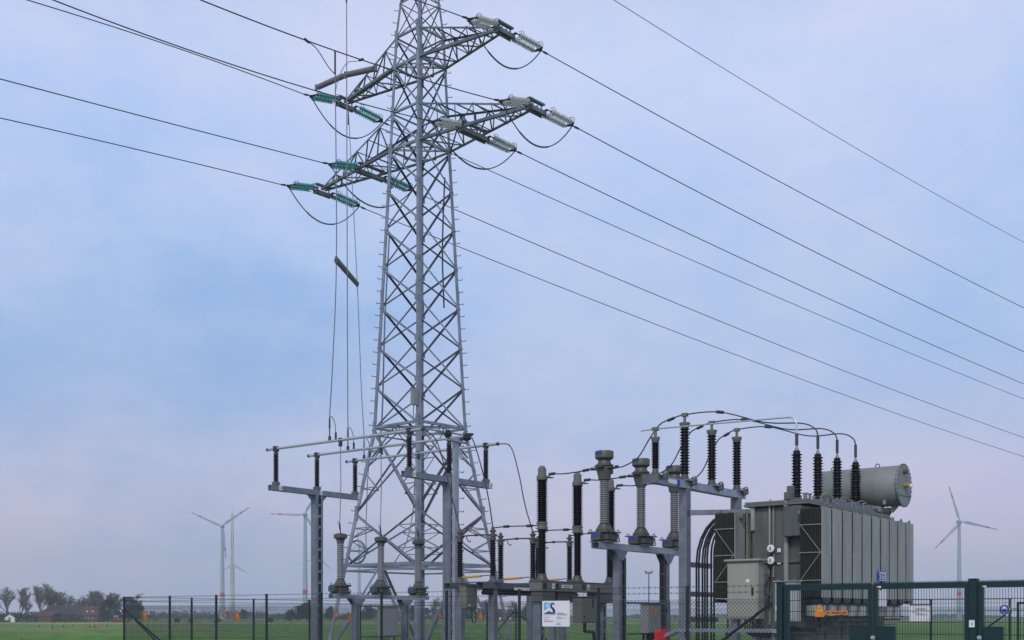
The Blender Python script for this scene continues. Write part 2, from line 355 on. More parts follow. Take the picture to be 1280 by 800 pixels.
# ------------------------------------------------------------------ lattice tower
TC = Vector((-3.7, 46.0, 0)); BE = R(48)
TA = Vector((math.cos(BE), math.sin(BE), 0)); TB = Vector((-math.sin(BE), math.cos(BE), 0))   # along the line / along the arms
HD = [(0, 3.86), (9.31, 1.88), (19.5, 1.285), (25.0, 1.0), (31.5, 0.14)]
def hd(z):
    for (z0, r0), (z1, r1) in zip(HD, HD[1:]):
        if z <= z1: return r0+(r1-r0)*(z-z0)/(z1-z0)
    return HD[-1][1]
CDIR = [-(TA+TB).normalized(), (TB-TA).normalized(), (TA+TB).normalized(), (TA-TB).normalized()]   # front, left, back, right
def corner(z, i): return TC+CDIR[i % 4]*hd(z)+Z*z
tower = thing('lattice_tower', 'tall grey steel lattice pylon with two pairs of cross arms', 'pylon', TC)
names = ['front', 'left', 'back', 'right']
for i in range(4):
    b = MB(); e1 = (CDIR[(i+1) % 4]-CDIR[i]); e2 = (CDIR[(i-1) % 4]-CDIR[i])
    zs = [0, 9.31, 20.4, 25.0, 31.4]
    for z0, z1, w in zip(zs, zs[1:], (0.165, 0.15, 0.125, 0.09)): b.ang(corner(z0, i), corner(z1, i), w, 0.022, e1, e2)
    for z in (5.93, 9.31, 14.6, 20.45, 21.95, 23.8, 25.0):          # splice plates on both flanges
        for e in (e1, e2):
            n = Vector((e.y, -e.x, 0)).normalized(); n = n if n.dot(CDIR[i]) > 0 else -n
            b.box(corner(z, i)+e.normalized()*0.085+n*0.012, (0.17, 0.014, 0.6), (e.normalized(), n, Z))
    leg = b.build('leg', M['galv_tower'], tower, True, False)
    if i in (1, 3):                                                 # step bolts up the two outer legs
        c = CDIR[i]; bm_ = MB().tube([c*-0.01, c*0.15, c*0.175+Z*0.05], 0.014, 4).build('step_bolt', M['fit'], leg); z = 2.6
        for k in range(50):
            o = bm_ if k == 0 else bm_.copy()
            if k: COL.objects.link(o); o.parent = leg
            o.location = corner(z, i)-TC; z += 0.49
def face_x(b, i, z0, z1, w, t=0.012, off=0.02):
    j = (i+1) % 4; n = (CDIR[i]+CDIR[j]).normalized(); e = (CDIR[j]-CDIR[i]).normalized()
    b.ang(corner(z0, i)+n*off, corner(z1, j)+n*off, w, t, -Z, -n)
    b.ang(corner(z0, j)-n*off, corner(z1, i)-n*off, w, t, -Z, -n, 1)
def horiz(b, i, z, w, t=0.012, off=0.0):
    j = (i+1) % 4; n = (CDIR[i]+CDIR[j]).normalized(); b.ang(corner(z, i)+n*off, corner(z, j)+n*off, w, t, Z, -n)
up = [9.31+(20.45-9.31)*(k/7.0)**0.97 for k in range(8)]
pan = up+[21.95, 23.8, 25.0, 26.4, 27.7, 28.8, 29.8, 30.6]
for i in range(4):
    b = MB(); j = (i+1) % 4; n = (CDIR[i]+CDIR[j]).normalized(); e = (CDIR[j]-CDIR[i]).normalized()
    face_x(b, i, 5.93, 9.31, 0.085); face_x(b, i, 3.78, 5.93, 0.075)
    # inverted V from the feet and thin redundants
    mid = (corner(3.78, i)+corner(3.78, j))/2
    for c in (i, j): b.ang(corner(0.15, c)+n*0.02, mid+n*0.02, 0.09, 0.012, -Z, -n)
    for z, w in ((3.78, 0.1), (3.58, 0.07)): horiz(b, i, z, w)
    for f, z, zk in ((0.27, 8.4, 7.65), (0.287, 6.9, 7.6), (0.29, 5.3, 4.87), (0.29, 4.4, 4.83)):
        for c, d in ((i, j), (j, i)):
            p = corner(z, c); q = p+(corner(z, d)-p)*f; b.ang(p, q, 0.04, 0.008, Z, -n); b.ang(q, corner(zk, c), 0.04, 0.008, Z, -n)
    for z0, z1 in zip(pan, pan[1:]): face_x(b, i, z0, z1, 0.066 if z1 < 22 else 0.056 if z1 < 26 else 0.042)
    for z, w in ((9.31, 0.1), (9.05, 0.06), (20.45, 0.1), (21.95, 0.08), (23.8, 0.1), (25.0, 0.08), (26.4, 0.04), (28.8, 0.04)): horiz(b, i, z, w)
    q0 = (corner(9.31, i)+corner(9.31, j))/2; b.ang(q0, corner(9.05, i)-Z*0.9, 0.045, 0.01, Z, -n); b.ang(q0, corner(9.05, j)-Z*0.9, 0.045, 0.01, Z, -n)
    for z in pan[1:8]:                                               # gusset plates where diagonals meet a leg
        for c, d in ((i, j), (j, i)):
            u = (corner(z, d)-corner(z, c)).normalized(); b.box(corner(z, c)+u*0.12+n*0.015, (0.2, 0.01, 0.16), (u, n, Z))
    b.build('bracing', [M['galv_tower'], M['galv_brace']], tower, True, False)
for z in (3.78, 9.31, 20.45, 23.8):
    b = MB(); b.bar(corner(z, 0), corner(z, 2), 0.07); b.bar(corner(z, 1)+Z*0.08, corner(z, 3)+Z*0.08, 0.07)
    ms = [(corner(z, i)+corner(z, i+1))/2-Z*0.03 for i in range(4)]
    for i in range(4): b.bar(ms[i], ms[(i+1) % 4], 0.05)
    b.build('inner_frame', M['galv_tower'], tower, True, False)
pk = corner(31.3, 0)-CDIR[0]*0.14
MB().bar(TC+Z*30.9, TC+Z*31.9, 0.09).bar(TC+Z*31.6-TA*0.3, TC+Z*31.6+TA*0.3, 0.05).build('earth_peak', M['galv_tower'], tower, True, False)

def arm(sg, zb, zt, L, name, beams, nd):
    near, far = (0, 3) if sg < 0 else (1, 2)
    U = TB*sg; tip = TC+U*L
    bn0, bf0, tn0, tf0 = corner(zb, near), corner(zb, far), corner(zt, near), corner(zt, far)
    bn1, bf1 = tip-TA*0.13+Z*zb, tip+TA*0.13+Z*zb; tn1, tf1 = bn1+Z*0.16-U*0.25, bf1+Z*0.16-U*0.25
    ch = MB()
    ch.ang(bn0, bn1, 0.11, 0.014, Z, TA); ch.ang(bf0, bf1, 0.11, 0.014, Z, -TA)
    ch.ang(tn0, tn1, 0.07, 0.012, -Z, TA); ch.ang(tf0, tf1, 0.07, 0.012, -Z, -TA)
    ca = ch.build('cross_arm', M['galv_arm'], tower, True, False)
    br = MB(); ip = lambda a, c, t: a+(c-a)*t
    ts = [k/nd for k in range(nd)]
    for k in range(nd):
        t0, t1 = k/nd, (k+1)/nd
        for (c0, c1, d0, d1, o) in ((bn0, bn1, tn0, tn1, TA*0.012), (bf0, bf1, tf0, tf1, -TA*0.012)):
            if k: br.ang(ip(c0, c1, t0)+o, ip(d0, d1, t0)+o, 0.042, 0.008, U, o)
            if k < nd-1:
                if k % 2: br.ang(ip(c0, c1, t1)+o*2, ip(d0, d1, t0)+o*2, 0.042, 0.008, U, o)
                else: br.ang(ip(c0, c1, t0)+o*2, ip(d0, d1, t1)+o*2, 0.042, 0.008, U, o)
        if k:
            br.ang(ip(bn0, bn1, t0), ip(bf0, bf1, t0), 0.042, 0.008, U, Z)
            br.ang(ip(tn0, tn1, t0), ip(tf0, tf1, t0), 0.04, 0.008, U, -Z)
        a, c = (bn0, bn1), (bf0, bf1)
        if k % 2: a, c = c, a
        br.ang(ip(*a, t0)+Z*0.01, ip(*c, t1)+Z*0.01, 0.042, 0.008, TA, Z)
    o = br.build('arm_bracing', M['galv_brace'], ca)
    for q in o.data.vertices: q.co = q.co-TC
    for Lx in beams:
        c = TC+U*Lx; w = 0.76 if abs(Lx-3.0) < 0.1 else 0.46
        m = MB()
        m.chan(c-TA*w+Z*(zb-0.16)-U*0.13, c+TA*w+Z*(zb-0.16)-U*0.13, 0.15, 0.07, 0.012, -U, Z)
        m.chan(c-TA*w+Z*(zb-0.13)+U*0.13, c+TA*w+Z*(zb-0.13)+U*0.13, 0.15, 0.07, 0.012, U, Z)
        m.bar(c-TA*w*0.85+Z*(zb+0.2), c+TA*w*0.95+Z*(zb+0.2), 0.17, 0.06)
        for k in (-1, 1):
            m.box(c+TA*(w-0.06)*k+Z*(zb-0.14), (0.016, 0.34, 0.14), (TA, U, Z)); m.bar(c+TA*w*0.7*k+Z*(zb-0.2), c+TA*w*0.7*k+Z*(zb+0.2), 0.06)
        m.build('strain_beam', M['galv_arm'], tower, True, False)
arm(-1, 23.8, 25.0, 4.6, 'u', [4.6], 5); arm(1, 23.8, 25.0, 4.6, 'u', [4.6], 5)
arm(-1, 20.45, 21.95, 6.15, 'l', [3.0, 6.15], 6); arm(1, 20.45, 21.95, 6.15, 'l', [3.0, 6.15], 6)
MB().box(P(518, 496, 44.1), (0.22, 0.2, 0.62), (TA, TB, Z)).tube([P(517, 506, 44.1), P(516.5, 530, 44.2)], 0.02, 5).build('junction_box', M['cab_grey'], tower, True)
MB().tube(smooth_path([P(487, 290, 46.6), P(481, 400, 46.6), P(477, 535, 46.6), P(470, 548, 46.4)], 3), 0.035, 6).build('cable_duct', M['galv_tower'], tower, True)
MB().tube(smooth_path([P(556, 222, 45.9), P(553, 310, 45.9), P(555, 385, 45.9)], 3), 0.035, 6).build('cable_riser', M['fit'], tower, True)
# fibre cable hanging with its spare coil
cp = [P(468, 548, 46.2), P(461, 580, 46.1), P(458, 640, 46), P(457.5, 680, 46)]
co = P(446, 690, 46); cz = [co+Vector((math.cos(a)*0.34*(1+0.05*k), 0.02*k, math.sin(a)*0.44*(1+0.05*k))) for k in range(3) for a in [R(20+q*24) for q in range(15)]]
tag(MB().tube(smooth_path(cp+[P(459, 688, 46)], 4)+cz, 0.018, 5).build('coiled_cable', M['wire_lt'], loc=None), 'pale fibre cable with a spare coil inside the pylon base', 'cable')
tag(MB().tube(smooth_path([P(519, 590, 45.4), P(516, 640, 45.4), P(508, 678, 45.3), P(495, 700, 45.2), P(487, 712, 45.2)], 5), 0.022, 5).build('hanging_cable', M['wire_lt']), 'slack cable curving inside the pylon base beside its front leg', 'cable')

# ------------------------------------------------------------------ strings, conductors, jumpers
AZL = math.atan2(0.743, 0.669)        # span that comes over the camera's left
AZR = math.atan2(0.663, 0.749)        # span that leaves to the far right
DL = Vector((-math.cos(AZL), -math.sin(AZL), 0)); DR = Vector((math.cos(AZR), math.sin(AZR), 0))
SLEN = 1.52
def make_string(glass, label):
    t = thing('insulator_string', label, 'insulator', (0, 0, 0))
    for s in (-1, 1):
        pr = [(0.0, 0.16), (0.02, 0.16)]; n = 10; x0 = 0.2; st = (SLEN-0.42)/n
        for k in range(n):
            x = x0+k*st; pr += [(0.022, x), (0.028, x+0.02), (0.108, x+0.036), (0.115, x+0.042), (0.104, x+0.048), (0.03, x+0.056), (0.022, x+st-0.002)]
        pr += [(0.02, SLEN-0.2), (0.0, SLEN-0.2)]
        d = MB().lathe(pr, (0, s*0.19, 0), (1, 0, 0), 12).build('disc_string', M[glass], t)
        MB().tube([(0.0, s*0.19, 0), (0.2, s*0.19, 0)], 0.022, 6).tube([(0.2, s*0.19, 0.001), (SLEN-0.2, s*0.19, 0.001)], 0.037, 6).build('cap_row', M['fit'], d)
        for x in (0.24, SLEN-0.3):
            rr = MB(); y = s*0.19
            rr.ring((x, y+s*0.02, 0.0), 0.16, 0.011, (0, s*0.62, 0.78), (0.9, 0, 0.1), 14, 4, R(-60), R(230)); rr.build('arcing_ring', M['fit'], t)
    MB().prism([(-0.05, -0.22), (0.06, -0.22), (0.06, 0.22), (-0.05, 0.22)], (0.02, 0, -0.012), (1,0,0), (0,1,0), Z, 0.024).build('yoke_plate', M['fit'], t)
    MB().prism([(-0.04, -0.22), (0.03, -0.22), (0.16, -0.03), (0.16, 0.03), (0.03, 0.22), (-0.04, 0.22)], (SLEN-0.16, 0, -0.012), (1,0,0), (0,1,0), Z, 0.024).build('yoke_plate', M['fit'], t)
    MB().tube([(SLEN-0.02, 0, 0), (SLEN+0.1, 0, 0), (SLEN+0.12, 0, 0), (SLEN+0.32, 0, 0)], [0.025, 0.025, 0.045, 0.036], 8).build('tension_clamp', M['fit'], t)
    return t
protos = {}
def dir_rot(d): return (0, math.atan2(-d.z, math.hypot(d.x, d.y)), math.atan2(d.y, d.x))
def place_string(glass, start, d, label, group):
    d = d.normalized()
    if glass not in protos:
        t = make_string(glass, label); protos[glass] = t; t.location = start; t.rotation_euler = dir_rot(d); t['group'] = group
    else: copy_tree(protos[glass], start, None, label, group, rot=dir_rot(d))
    return start+d*(SLEN+0.32), start+d*(SLEN-0.02)
def on_plane(S, d, u, v):
    rx, rz = (u-640)/F, (HOR-v)/F            # point = D*(rx,1,rz)+eye ; lies in the vertical plane through S along d
    # S.x + s d.x = D rx ; S.y + s d.y = D
    s = (S.y*rx-S.x)/(d.x-d.y*rx); D = S.y+s*d.y
    return s, EYE+D*rz
def polyfit2(S, pts):                       # z = z0 + p s + q s^2, least squares with z0 fixed
    a11 = sum(s*s for s, z in pts); a12 = sum(s**3 for s, z in pts); a22 = sum(s**4 for s, z in pts)
    b1 = sum(s*(z-S.z) for s, z in pts); b2 = sum(s*s*(z-S.z) for s, z in pts); det = a11*a22-a12*a12
    return (b1*a22-b2*a12)/det, (a11*b2-a12*b1)/det
def span(S, d, px, ext, r, label, name='conductor', m='wire', cat='power line'):
    d = Vector((d.x, d.y, 0)).normalized(); pts = [on_plane(S, d, u, v) for u, v in px]
    p, q = polyfit2(S, pts); smax = max(s for s, z in pts)*ext
    n = 40; path = [Vector((S.x+d.x*s, S.y+d.y*s, S.z+p*s+q*s*s)) for s in [smax*(k/n) for k in range(n+1)]]
    o = MB().tube(path, r, 5).build(name, M[m], loc=tuple(S)); tag(o, label, cat)
    return (lambda s: Vector((S.x+d.x*s, S.y+d.y*s, S.z+p*s+q*s*s))), d
WR = 0.019
ATT = [ # key, glass, zb, offset along TB, left px, right px, words
 ('UR', 'clear', 23.8, -4.6, [(551, 11), (520, 0.5)], [(980, 230), (1130, 309), (1280, 385)]),
 ('OR', 'clear', 20.45, -6.15, [(560, 106), (419, 65), (375, 48.4), (253, 0)], [(980, 296), (1195, 400), (1280, 440)]),
 ('IR', 'clear', 20.45, -3.0, [(489, 140.6), (445, 131), (390, 111.6), (230, 57), (62, 0)], [(980, 348), (1096, 400), (1280, 480)]),
 ('UL', 'teal', 23.8, 4.6, [(230, 63), (34, 0)], [(570, 194), (980, 375), (1280, 498.7)]),
 ('IL', 'teal', 20.45, 3.0, [(200, 151), (0, 98.7)], [(568, 265), (980, 433.5), (1280, 547)]),
 ('OL', 'teal', 20.45, 6.15, [(187, 190.6), (0, 147.5)], [(572, 309), (980, 465.7), (1280, 570.8)])]
WORDS = {'UR': 'upper right cross arm tip', 'OR': 'lower right cross arm tip', 'IR': 'inner beam of the lower right arm',
         'UL': 'upper left cross arm tip', 'IL': 'inner beam of the lower left arm', 'OL': 'lower left cross arm tip'}
LINE = {}
for key, glass, zb, off, lp, rp in ATT:
    c = TC+TB*off+Z*(zb-0.02)
    colr = 'teal' if glass == 'teal' else 'clear'
    ends = []; sag = 0.9
    for side, D0, px in (('left', DL, lp), ('right', DR, rp)):
        st = c+(TA if side == 'right' else -TA)*(0.72 if abs(off) < 3.1 else 0.43)
        dn = {'UR': -0.2, 'OR': -0.26, 'IR': -0.2}.get(key, -0.19) if side == 'left' else (-0.07 if glass == 'clear' else -0.13)
        ep, ej = place_string(glass, st, D0+Z*dn, f'{colr} glass insulator string pulling {side} from the {WORDS[key]}', f'{colr} glass insulator strings')
        if key == 'UR' and side == 'left':
            px = [on for on in px]
        fn, d = span(ep, D0, px, 1.6 if side == 'left' else 1.35, WR, f'dark overhead conductor running {side} from the {WORDS[key]}')
        LINE[key+side[0]] = fn; ends.append(ej)
    a, e = ends; n = 20; sag = 1.2
    path = [a+(e-a)*(k/n)-Z*(4*sag*(k/n)*(1-k/n)) for k in range(n+1)]
    j = MB().tube(path, 0.022, 6).build('jumper_cable', M['wire'], loc=tuple(a)); tag(j, f'slack jumper cable looping under the {WORDS[key]}', 'jumper cable', 'jumper loops under the pylon arms')
    k0 = path[5:14]; sl = MB().tube(k0, 0.031, 7).build('sleeve', M['fit'], j)
    for q in sl.data.vertices: q.co = q.co-a
# earth wire from the peak
S0 = TC+Z*31.6
span(S0, DR, [(763, 0), (980, 130), (1280, 303)], 1.35, 0.016, 'thin earth wire leaving the hidden pylon peak to the far right', 'earth_wire', 'wire', 'earth wire')
span(S0, DL, [(500, -158), (440, -182)], 6, 0.013, 'thin earth wire leaving the hidden pylon peak to the left', 'earth_wire', 'wire_lt', 'earth wire')

# ------------------------------------------------------------------ substation layout (a = across the phases, b = along the busbars)
def G(p, ka=0, kb=0, z=0): return Vector((p[0], p[1], 0))+A*ka+B*kb+Z*z
A1 = (-7.84, 38.0); SP = 1.83; LB = 6.0
B1 = tuple(G(A1, 0, -LB))[:2]
def sheds(n, h, rc, rs, alt=None):
    pr = [(rc, 0)]; st = h/n
    for k in range(n):
        r = rs if not (alt and k % 2) else alt; y = k*st+st*0.18
        pr += [(rc, y), (r, y+st*0.25), (r*0.985, y+st*0.36), (rc*1.06, y+st*0.62), (rc, y+st*0.8)]
    return pr+[(rc, h)]
def phase_label(parent, loc, s, x, y, size=0.13):
    xx, yy = Vector(x), Vector(y); zz = xx.cross(yy)
    pl = MB().box(loc, (size, size*1.15, 0.008), (xx, yy, zz)).build('phase_label', M['white'], parent, True, False)
    t = text('lettering', s, size*0.78, Vector(loc)+zz*0.007, x, y, M['ink'], parent)
    t.parent = pl
    return pl
# --- busbar supports
def lattice_column(parent, x, y, w, z1, m, name='column', dep=None, pitch=0.38, faces=True):
    dep = dep or w; b = MB()
    b.chan((x-w/2+0.0, y, 0), (x-w/2, y, z1), dep, w*0.3, 0.014, (-1,0,0), (0,1,0)); b.chan((x+w/2, y, 0), (x+w/2, y, z1), dep, w*0.3, 0.014, (1,0,0), (0,1,0))
    z = 0.25
    while z < z1-0.15:
        for s in (-1, 1): b.bb(x-w/2+w*0.28, x+w/2-w*0.28, y+s*(dep/2)-0.006, y+s*(dep/2)+0.006, z, z+0.09)
        z += pitch
    b.bb(x-w/2-0.06, x+w/2+0.06, y-dep/2-0.06, y+dep/2+0.06, 0.004, 0.03)
    o = b.build(name, m, parent, False, False)
    MB().bb(x-w/2+0.03, x+w/2-0.03, y-dep/2+0.035, y+dep/2-0.035, 0.03, z1-0.1).build('trunking_shade_fill', M['rubber'], o, False, False)  # black box added inside to imitate the deep shade between the channels
    return o
def busbar_support(p, label, x0, x1):
    t = thing('busbar_support', label, 'busbar support', G(p, SP), ROT, 'busbar supports')
    lattice_column(t, 0, 0, 0.30, 5.95, M['galv'], dep=0.28)
    b = MB(); b.chan((x0, -0.1, 6.05), (x1, -0.1, 6.05), 0.18, 0.07, 0.012, (0,-1,0), (0,0,1)); b.chan((x0, 0.1, 6.05), (x1, 0.1, 6.05), 0.18, 0.07, 0.012, (0,1,0), (0,0,1))
    for x in (x0+0.12, -SP, -0.2, 0.2, SP, x1-0.1): b.bb(x-0.05, x+0.05, -0.085, 0.085, 5.97, 6.13)
    for s in (-1, 1): b.prism([(-0.3*s, 0), (0, 0), (0, -0.3)] if s > 0 else [(0.3, 0), (0, -0.3), (0, 0)], (0.16*(-s), 0.01, 5.957), (1,0,0), Z, (0,-1,0), 0.014)
    b.build('crossbeam', M['galv'], t, False, False)
    for k, s in ((-1, 'L1'), (0, 'L2'), (1, 'L3')):
        q = MW[t.name] @ Vector((k*SP+0.1, -0.115, 6.06)); phase_label(t, q, s, A, Z, 0.14)
    return t
busbar_support(A1, 'left grey battened steel post with a crossbeam carrying three black insulators', -2.08, 2.02)
busbar_support(B1, 'grey steel post and crossbeam in front of the pylon with three black insulators', -2.08, 2.05)
ZB = 6.14
def make_post_ins(label, group):
    t = thing('post_insulator', label, 'insulator', (0,0,0), ROT, group)
    MB().lathe([(0.12, 0), (0.12, 0.025), (0.075, 0.03), (0.075, 0.1), (0.095, 0.105), (0.095, 0.12)], (0,0,0), None, 16).cbox(-0.1, 0.1, -0.1, 0.1, 0.0, 0.11, 0.01).build('base', M['galv_dark'], t)
    MB().lathe(sheds(15, 0.88, 0.062, 0.098), (0,0,0.12), None, 18).build('shed_stack', M['black_ins'], t)
    MB().lathe([(0.07, 0), (0.08, 0.01), (0.08, 0.07), (0.055, 0.1), (0.055, 0.13)], (0,0,1.0), None, 16).bb(-0.075, 0.075, -0.03, 0.03, 1.12, 1.165).bb(-0.09, -0.065, -0.05, 0.05, 1.12, 1.285).bb(0.065, 0.09, -0.05, 0.05, 1.12, 1.285).bb(-0.09, 0.09, -0.05, 0.05, 1.278, 1.298).build('busbar_clamp', M['fit'], t)
    return t
ords = ['first', 'middle', 'last']
pw = [('black post insulator at the outer left end of the left crossbeam'), ('black post insulator centred above the left battened post'), ('black post insulator on the left crossbeam beside the pylon leg'),
      ('black post insulator left on the crossbeam before the pylon front leg'), ('black post insulator behind the floodlight pole'), ('black post insulator at the right end of the crossbeam before the pylon')]
pi0 = None
for q in range(6):
    base = A1 if q < 3 else B1; loc = G(base, (q % 3)*SP, 0, ZB)
    if pi0 is None: pi0 = make_post_ins(pw[q], 'black busbar post insulators'); pi0.location = loc; 
    else: copy_tree(pi0, loc, ROT, pw[q])
ZBAR = 7.36
bl = ['upper', 'middle', 'lower']
for k in range(3):
    s = G(A1, k*SP, 0.42, ZBAR); e = G(A1, k*SP, -LB-(0.55, 0.75, 0.5)[k], ZBAR)
    o = MB().tube([s, e], 0.045, 14).build('busbar', M['alu'], loc=tuple(s)); tag(o, f'bright aluminium tube busbar, {("highest and longest leftwards", "middle one", "lowest and shortest leftwards")[k]} of the three', 'busbar', 'aluminium busbars')
    c = MB()
    for p, d in ((s, B), (e, -B)): c.lathe([(0.047, -0.05), (0.056, -0.03), (0.056, 0.02), (0.035, 0.05)], p, d, 12)
    cc = c.build('end_cap', M['fit'], o)
    for q in cc.data.vertices: q.co = q.co-s
# --- pole with floodlights in front of the second support
LPp = P(571, 700, 33.0); lp = thing('floodlight_pole', 'grey floodlight pole with step irons and two black lamps on a crossbar', 'light pole', (LPp.x, LPp.y, 0), ROT)
b = MB(); b.chan((0, 0, 0.01), (0, 0, 6.95), 0.19, 0.09, 0.012, (0,-1,0), (1,0,0)); b.bb(-0.12, 0.12, -0.12, 0.2, 0.004, 0.03); b.build('pole', M['galv_lt'], lp, False, False)
s = MB(); z = 1.4
for k in range(15): s.tube([(0.09, -0.03, z), (0.23, -0.05, z-0.01), (0.26, -0.05, z+0.04)], 0.012, 5); z += 0.38
s.build('step_irons', M['fit'], lp)
X = (P(551, 553.5, 33)-P(571, 553, 33)).length
MB().tube([(-0.5, -0.02, 6.83), (0.45, -0.02, 6.83)], 0.035, 8).build('crossbar', M['galv_lt'], lp)
for x, yaw in ((-0.44, 0), (0.42, 1)):
    h = MB().lathe([(0.09, -0.1), (0.105, -0.05), (0.105, 0.06), (0.06, 0.11)], (x, -0.04, 7.0), (0.3 if yaw else -0.4, -0.8, 0.15), 12)
    if yaw: h.prism([(-0.1, -0.06), (0.14, 0.08), (0.12, 0.12), (-0.1, 0.1)], (x-0.0, -0.02, 7.0), (1,0,0), Z, (0,-1,0), 0.16)
    h.tube([(x, -0.02, 6.86), (x, -0.03, 6.95)], 0.02, 6); h.build('floodlight', M['rubber'], lp)
# --- voltage transformers under the busbars
V1 = tuple(G(A1, 0, -3.05))[:2]
vs_ = thing('steel_stand', 'low galvanised steel stand carrying three grey voltage transformers', 'steel stand', G(V1), ROT)
b = MB(); b.chan((-0.42, -0.1, 2.42), (4.1, -0.1, 2.42), 0.13, 0.06, 0.01, (0,-1,0), Z); b.chan((-0.42, 0.1, 2.42), (4.1, 0.1, 2.42), 0.13, 0.06, 0.01, (0,1,0), Z)
for k in range(3): b.bb(k*SP-0.22, k*SP+0.22, -0.22, 0.22, 2.488, 2.505)
b.build('crossbeam', M['galv_lt'], vs_, False, False)
for x in (0.67, 3.0):
    c = MB(); c.chan((x-0.09, 0, 0), (x-0.09, 0, 2.35), 0.2, 0.07, 0.012, (-1,0,0), (0,1,0)); c.chan((x+0.09, 0, 0), (x+0.09, 0, 2.35), 0.2, 0.07, 0.012, (1,0,0), (0,1,0))
    for s in (-1, 1): c.prism([(-0.3, 0), (0.3, 0), (0.1, -0.2), (-0.1, -0.2)], (x, s*0.1, 2.354), (1,0,0), Z, (0,-1,0), 0.01)
    c.bb(x-0.16, x+0.16, -0.16, 0.16, 0.004, 0.03); c.build('column', M['galv'], vs_, False, False)
for z in (2.12, 1.13): MB().bb(0.78, 2.9, -0.16, -0.12, z-0.03, z+0.03).build('rail', M['galv_dark'], vs_, False, False)
def make_vt(label, group):
    t = thing('voltage_transformer', label, 'voltage transformer', (0,0,0), ROT, group)
    MB().cbox(-0.2, 0.2, -0.2, 0.2, 0.07, 0.25, 0.03).cbox(-0.255, 0.255, -0.255, 0.255, 0.22, 0.285, 0.02).cbox(-0.235, 0.235, -0.235, 0.235, 0.015, 0.085, 0.02).bb(-0.22, 0.22, -0.26, 0.26, 0.0, 0.02).build('tank', M['olive_dark'], t)
    for sx in (-1, 1):
        for sy in (-1, 1): MB().ring((sx*0.2, sy*0.2, 0.285), 0.05, 0.01, (1,0,0), Z, 8, 4, 0, math.pi).build('lifting_lug', M['fit'], t)
        MB().tube([(sx*0.15, -0.29, 0.02), (sx*0.15, -0.3, 0.1), (sx*0.05, -0.31, 0.16)], 0.014, 5).build('earth_strap', M['fit'], t)
    bx = MB().cbox(-0.42, -0.25, -0.12, 0.12, 0.06, 0.24, 0.01).build('terminal_box', M['olive_dark'], t)
    MB().bb(-0.426, -0.421, -0.06, 0.06, 0.13, 0.19).build('plate', M['blue'], bx)
    MB().lathe([(0.2, 0), (0.2, 0.03), (0.16, 0.07), (0.15, 0.12), (0.115, 0.15), (0.115, 0.18)], (0,0,0.285), None, 20).build('neck', M['olive_dark'], t)
    MB().lathe(sheds(19, 1.16, 0.092, 0.118), (0,0,0.46), None, 18).build('shed_stack', M['grey_ins'], t)
    MB().cbox(-0.165, 0.165, -0.165, 0.165, 1.735, 1.89, 0.03).cbox(-0.13, 0.13, -0.13, 0.13, 1.68, 1.735, 0.03).cbox(-0.1, 0.1, -0.1, 0.1, 1.89, 1.905, 0.01).lathe([(0.11, 1.6), (0.12, 1.63), (0.12, 1.69)]).build('head', M['olive_dark'], t)
    MB().tube([(0, 0, 1.9), (0, 0, 2.02), (-0.02, 0, 2.05), (-0.03, 0, 2.22)], [0.02, 0.02, 0.03, 0.026], 6).ring((-0.06, 0, 2.24), 0.05, 0.01, (1,0,0), Z, 10, 4).build('terminal', M['fit'], t)
    return t
vw = ['grey voltage transformer left on the low stand, against the open field', 'grey voltage transformer in the middle of the low stand', 'grey voltage transformer on the low stand before the pylon front leg']
v0 = None
for k in range(3):
    loc = G(V1, k*SP, 0, 2.505)
    if v0 is None: v0 = make_vt(vw[k], 'grey voltage transformers'); v0.location = loc; v0.rotation_euler.z = ROT
    else: copy_tree(v0, loc, ROT, vw[k])
    top = loc+Z*2.2; bar = G(A1, k*SP, -3.05, ZBAR)
    d = MB().tube([bar-Z*0.05, (bar*0.5+top*0.5)+A*0.02, top-A*0.03], 0.014, 5).build('dropper', M['wire_lt'], loc=tuple(bar)); 
    tag(d, f'thin dropper wire from the {("highest", "middle", "lowest")[k]} busbar down to a voltage transformer', 'dropper wire', 'dropper wires to the voltage transformers')
    c = MB().bb(-0.04, 0.04, -0.05, 0.05, -0.2, 0.07).build('clamp', M['fit'], d); c.rotation_euler.z = ROT
cb = thing('control_cabinet', 'pale grey control cabinet under the voltage transformer stand', 'cabinet', G(V1, 1.83, -0.3), ROT)
MB().cbox(-0.36, 0.36, -0.12, 0.12, 1.14, 2.08, 0.012).build('housing', M['cab_grey'], cb)
MB().cbox(-0.33, 0.33, -0.135, -0.118, 1.17, 2.05, 0.005).build('door', M['cab_grey'], cb)
MB().bb(-0.4, 0.4, -0.15, 0.15, 2.08, 2.1).build('roof', M['cab_grey'], cb)
g = MB()
for x in (-0.32, 0.32): g.bb(x-0.03, x+0.03, -0.03, 0.03, 0.004, 1.14)
for x in (-0.2, -0.1, 0.05): g.tube(smooth_path([(x, 0, 1.14), (x-0.05, -0.02, 0.9), (x-0.25, -0.02, 0.95), (x-0.4, 0, 1.05)], 4), 0.02, 5)
g.build('feet', M['galv_dark'], cb)
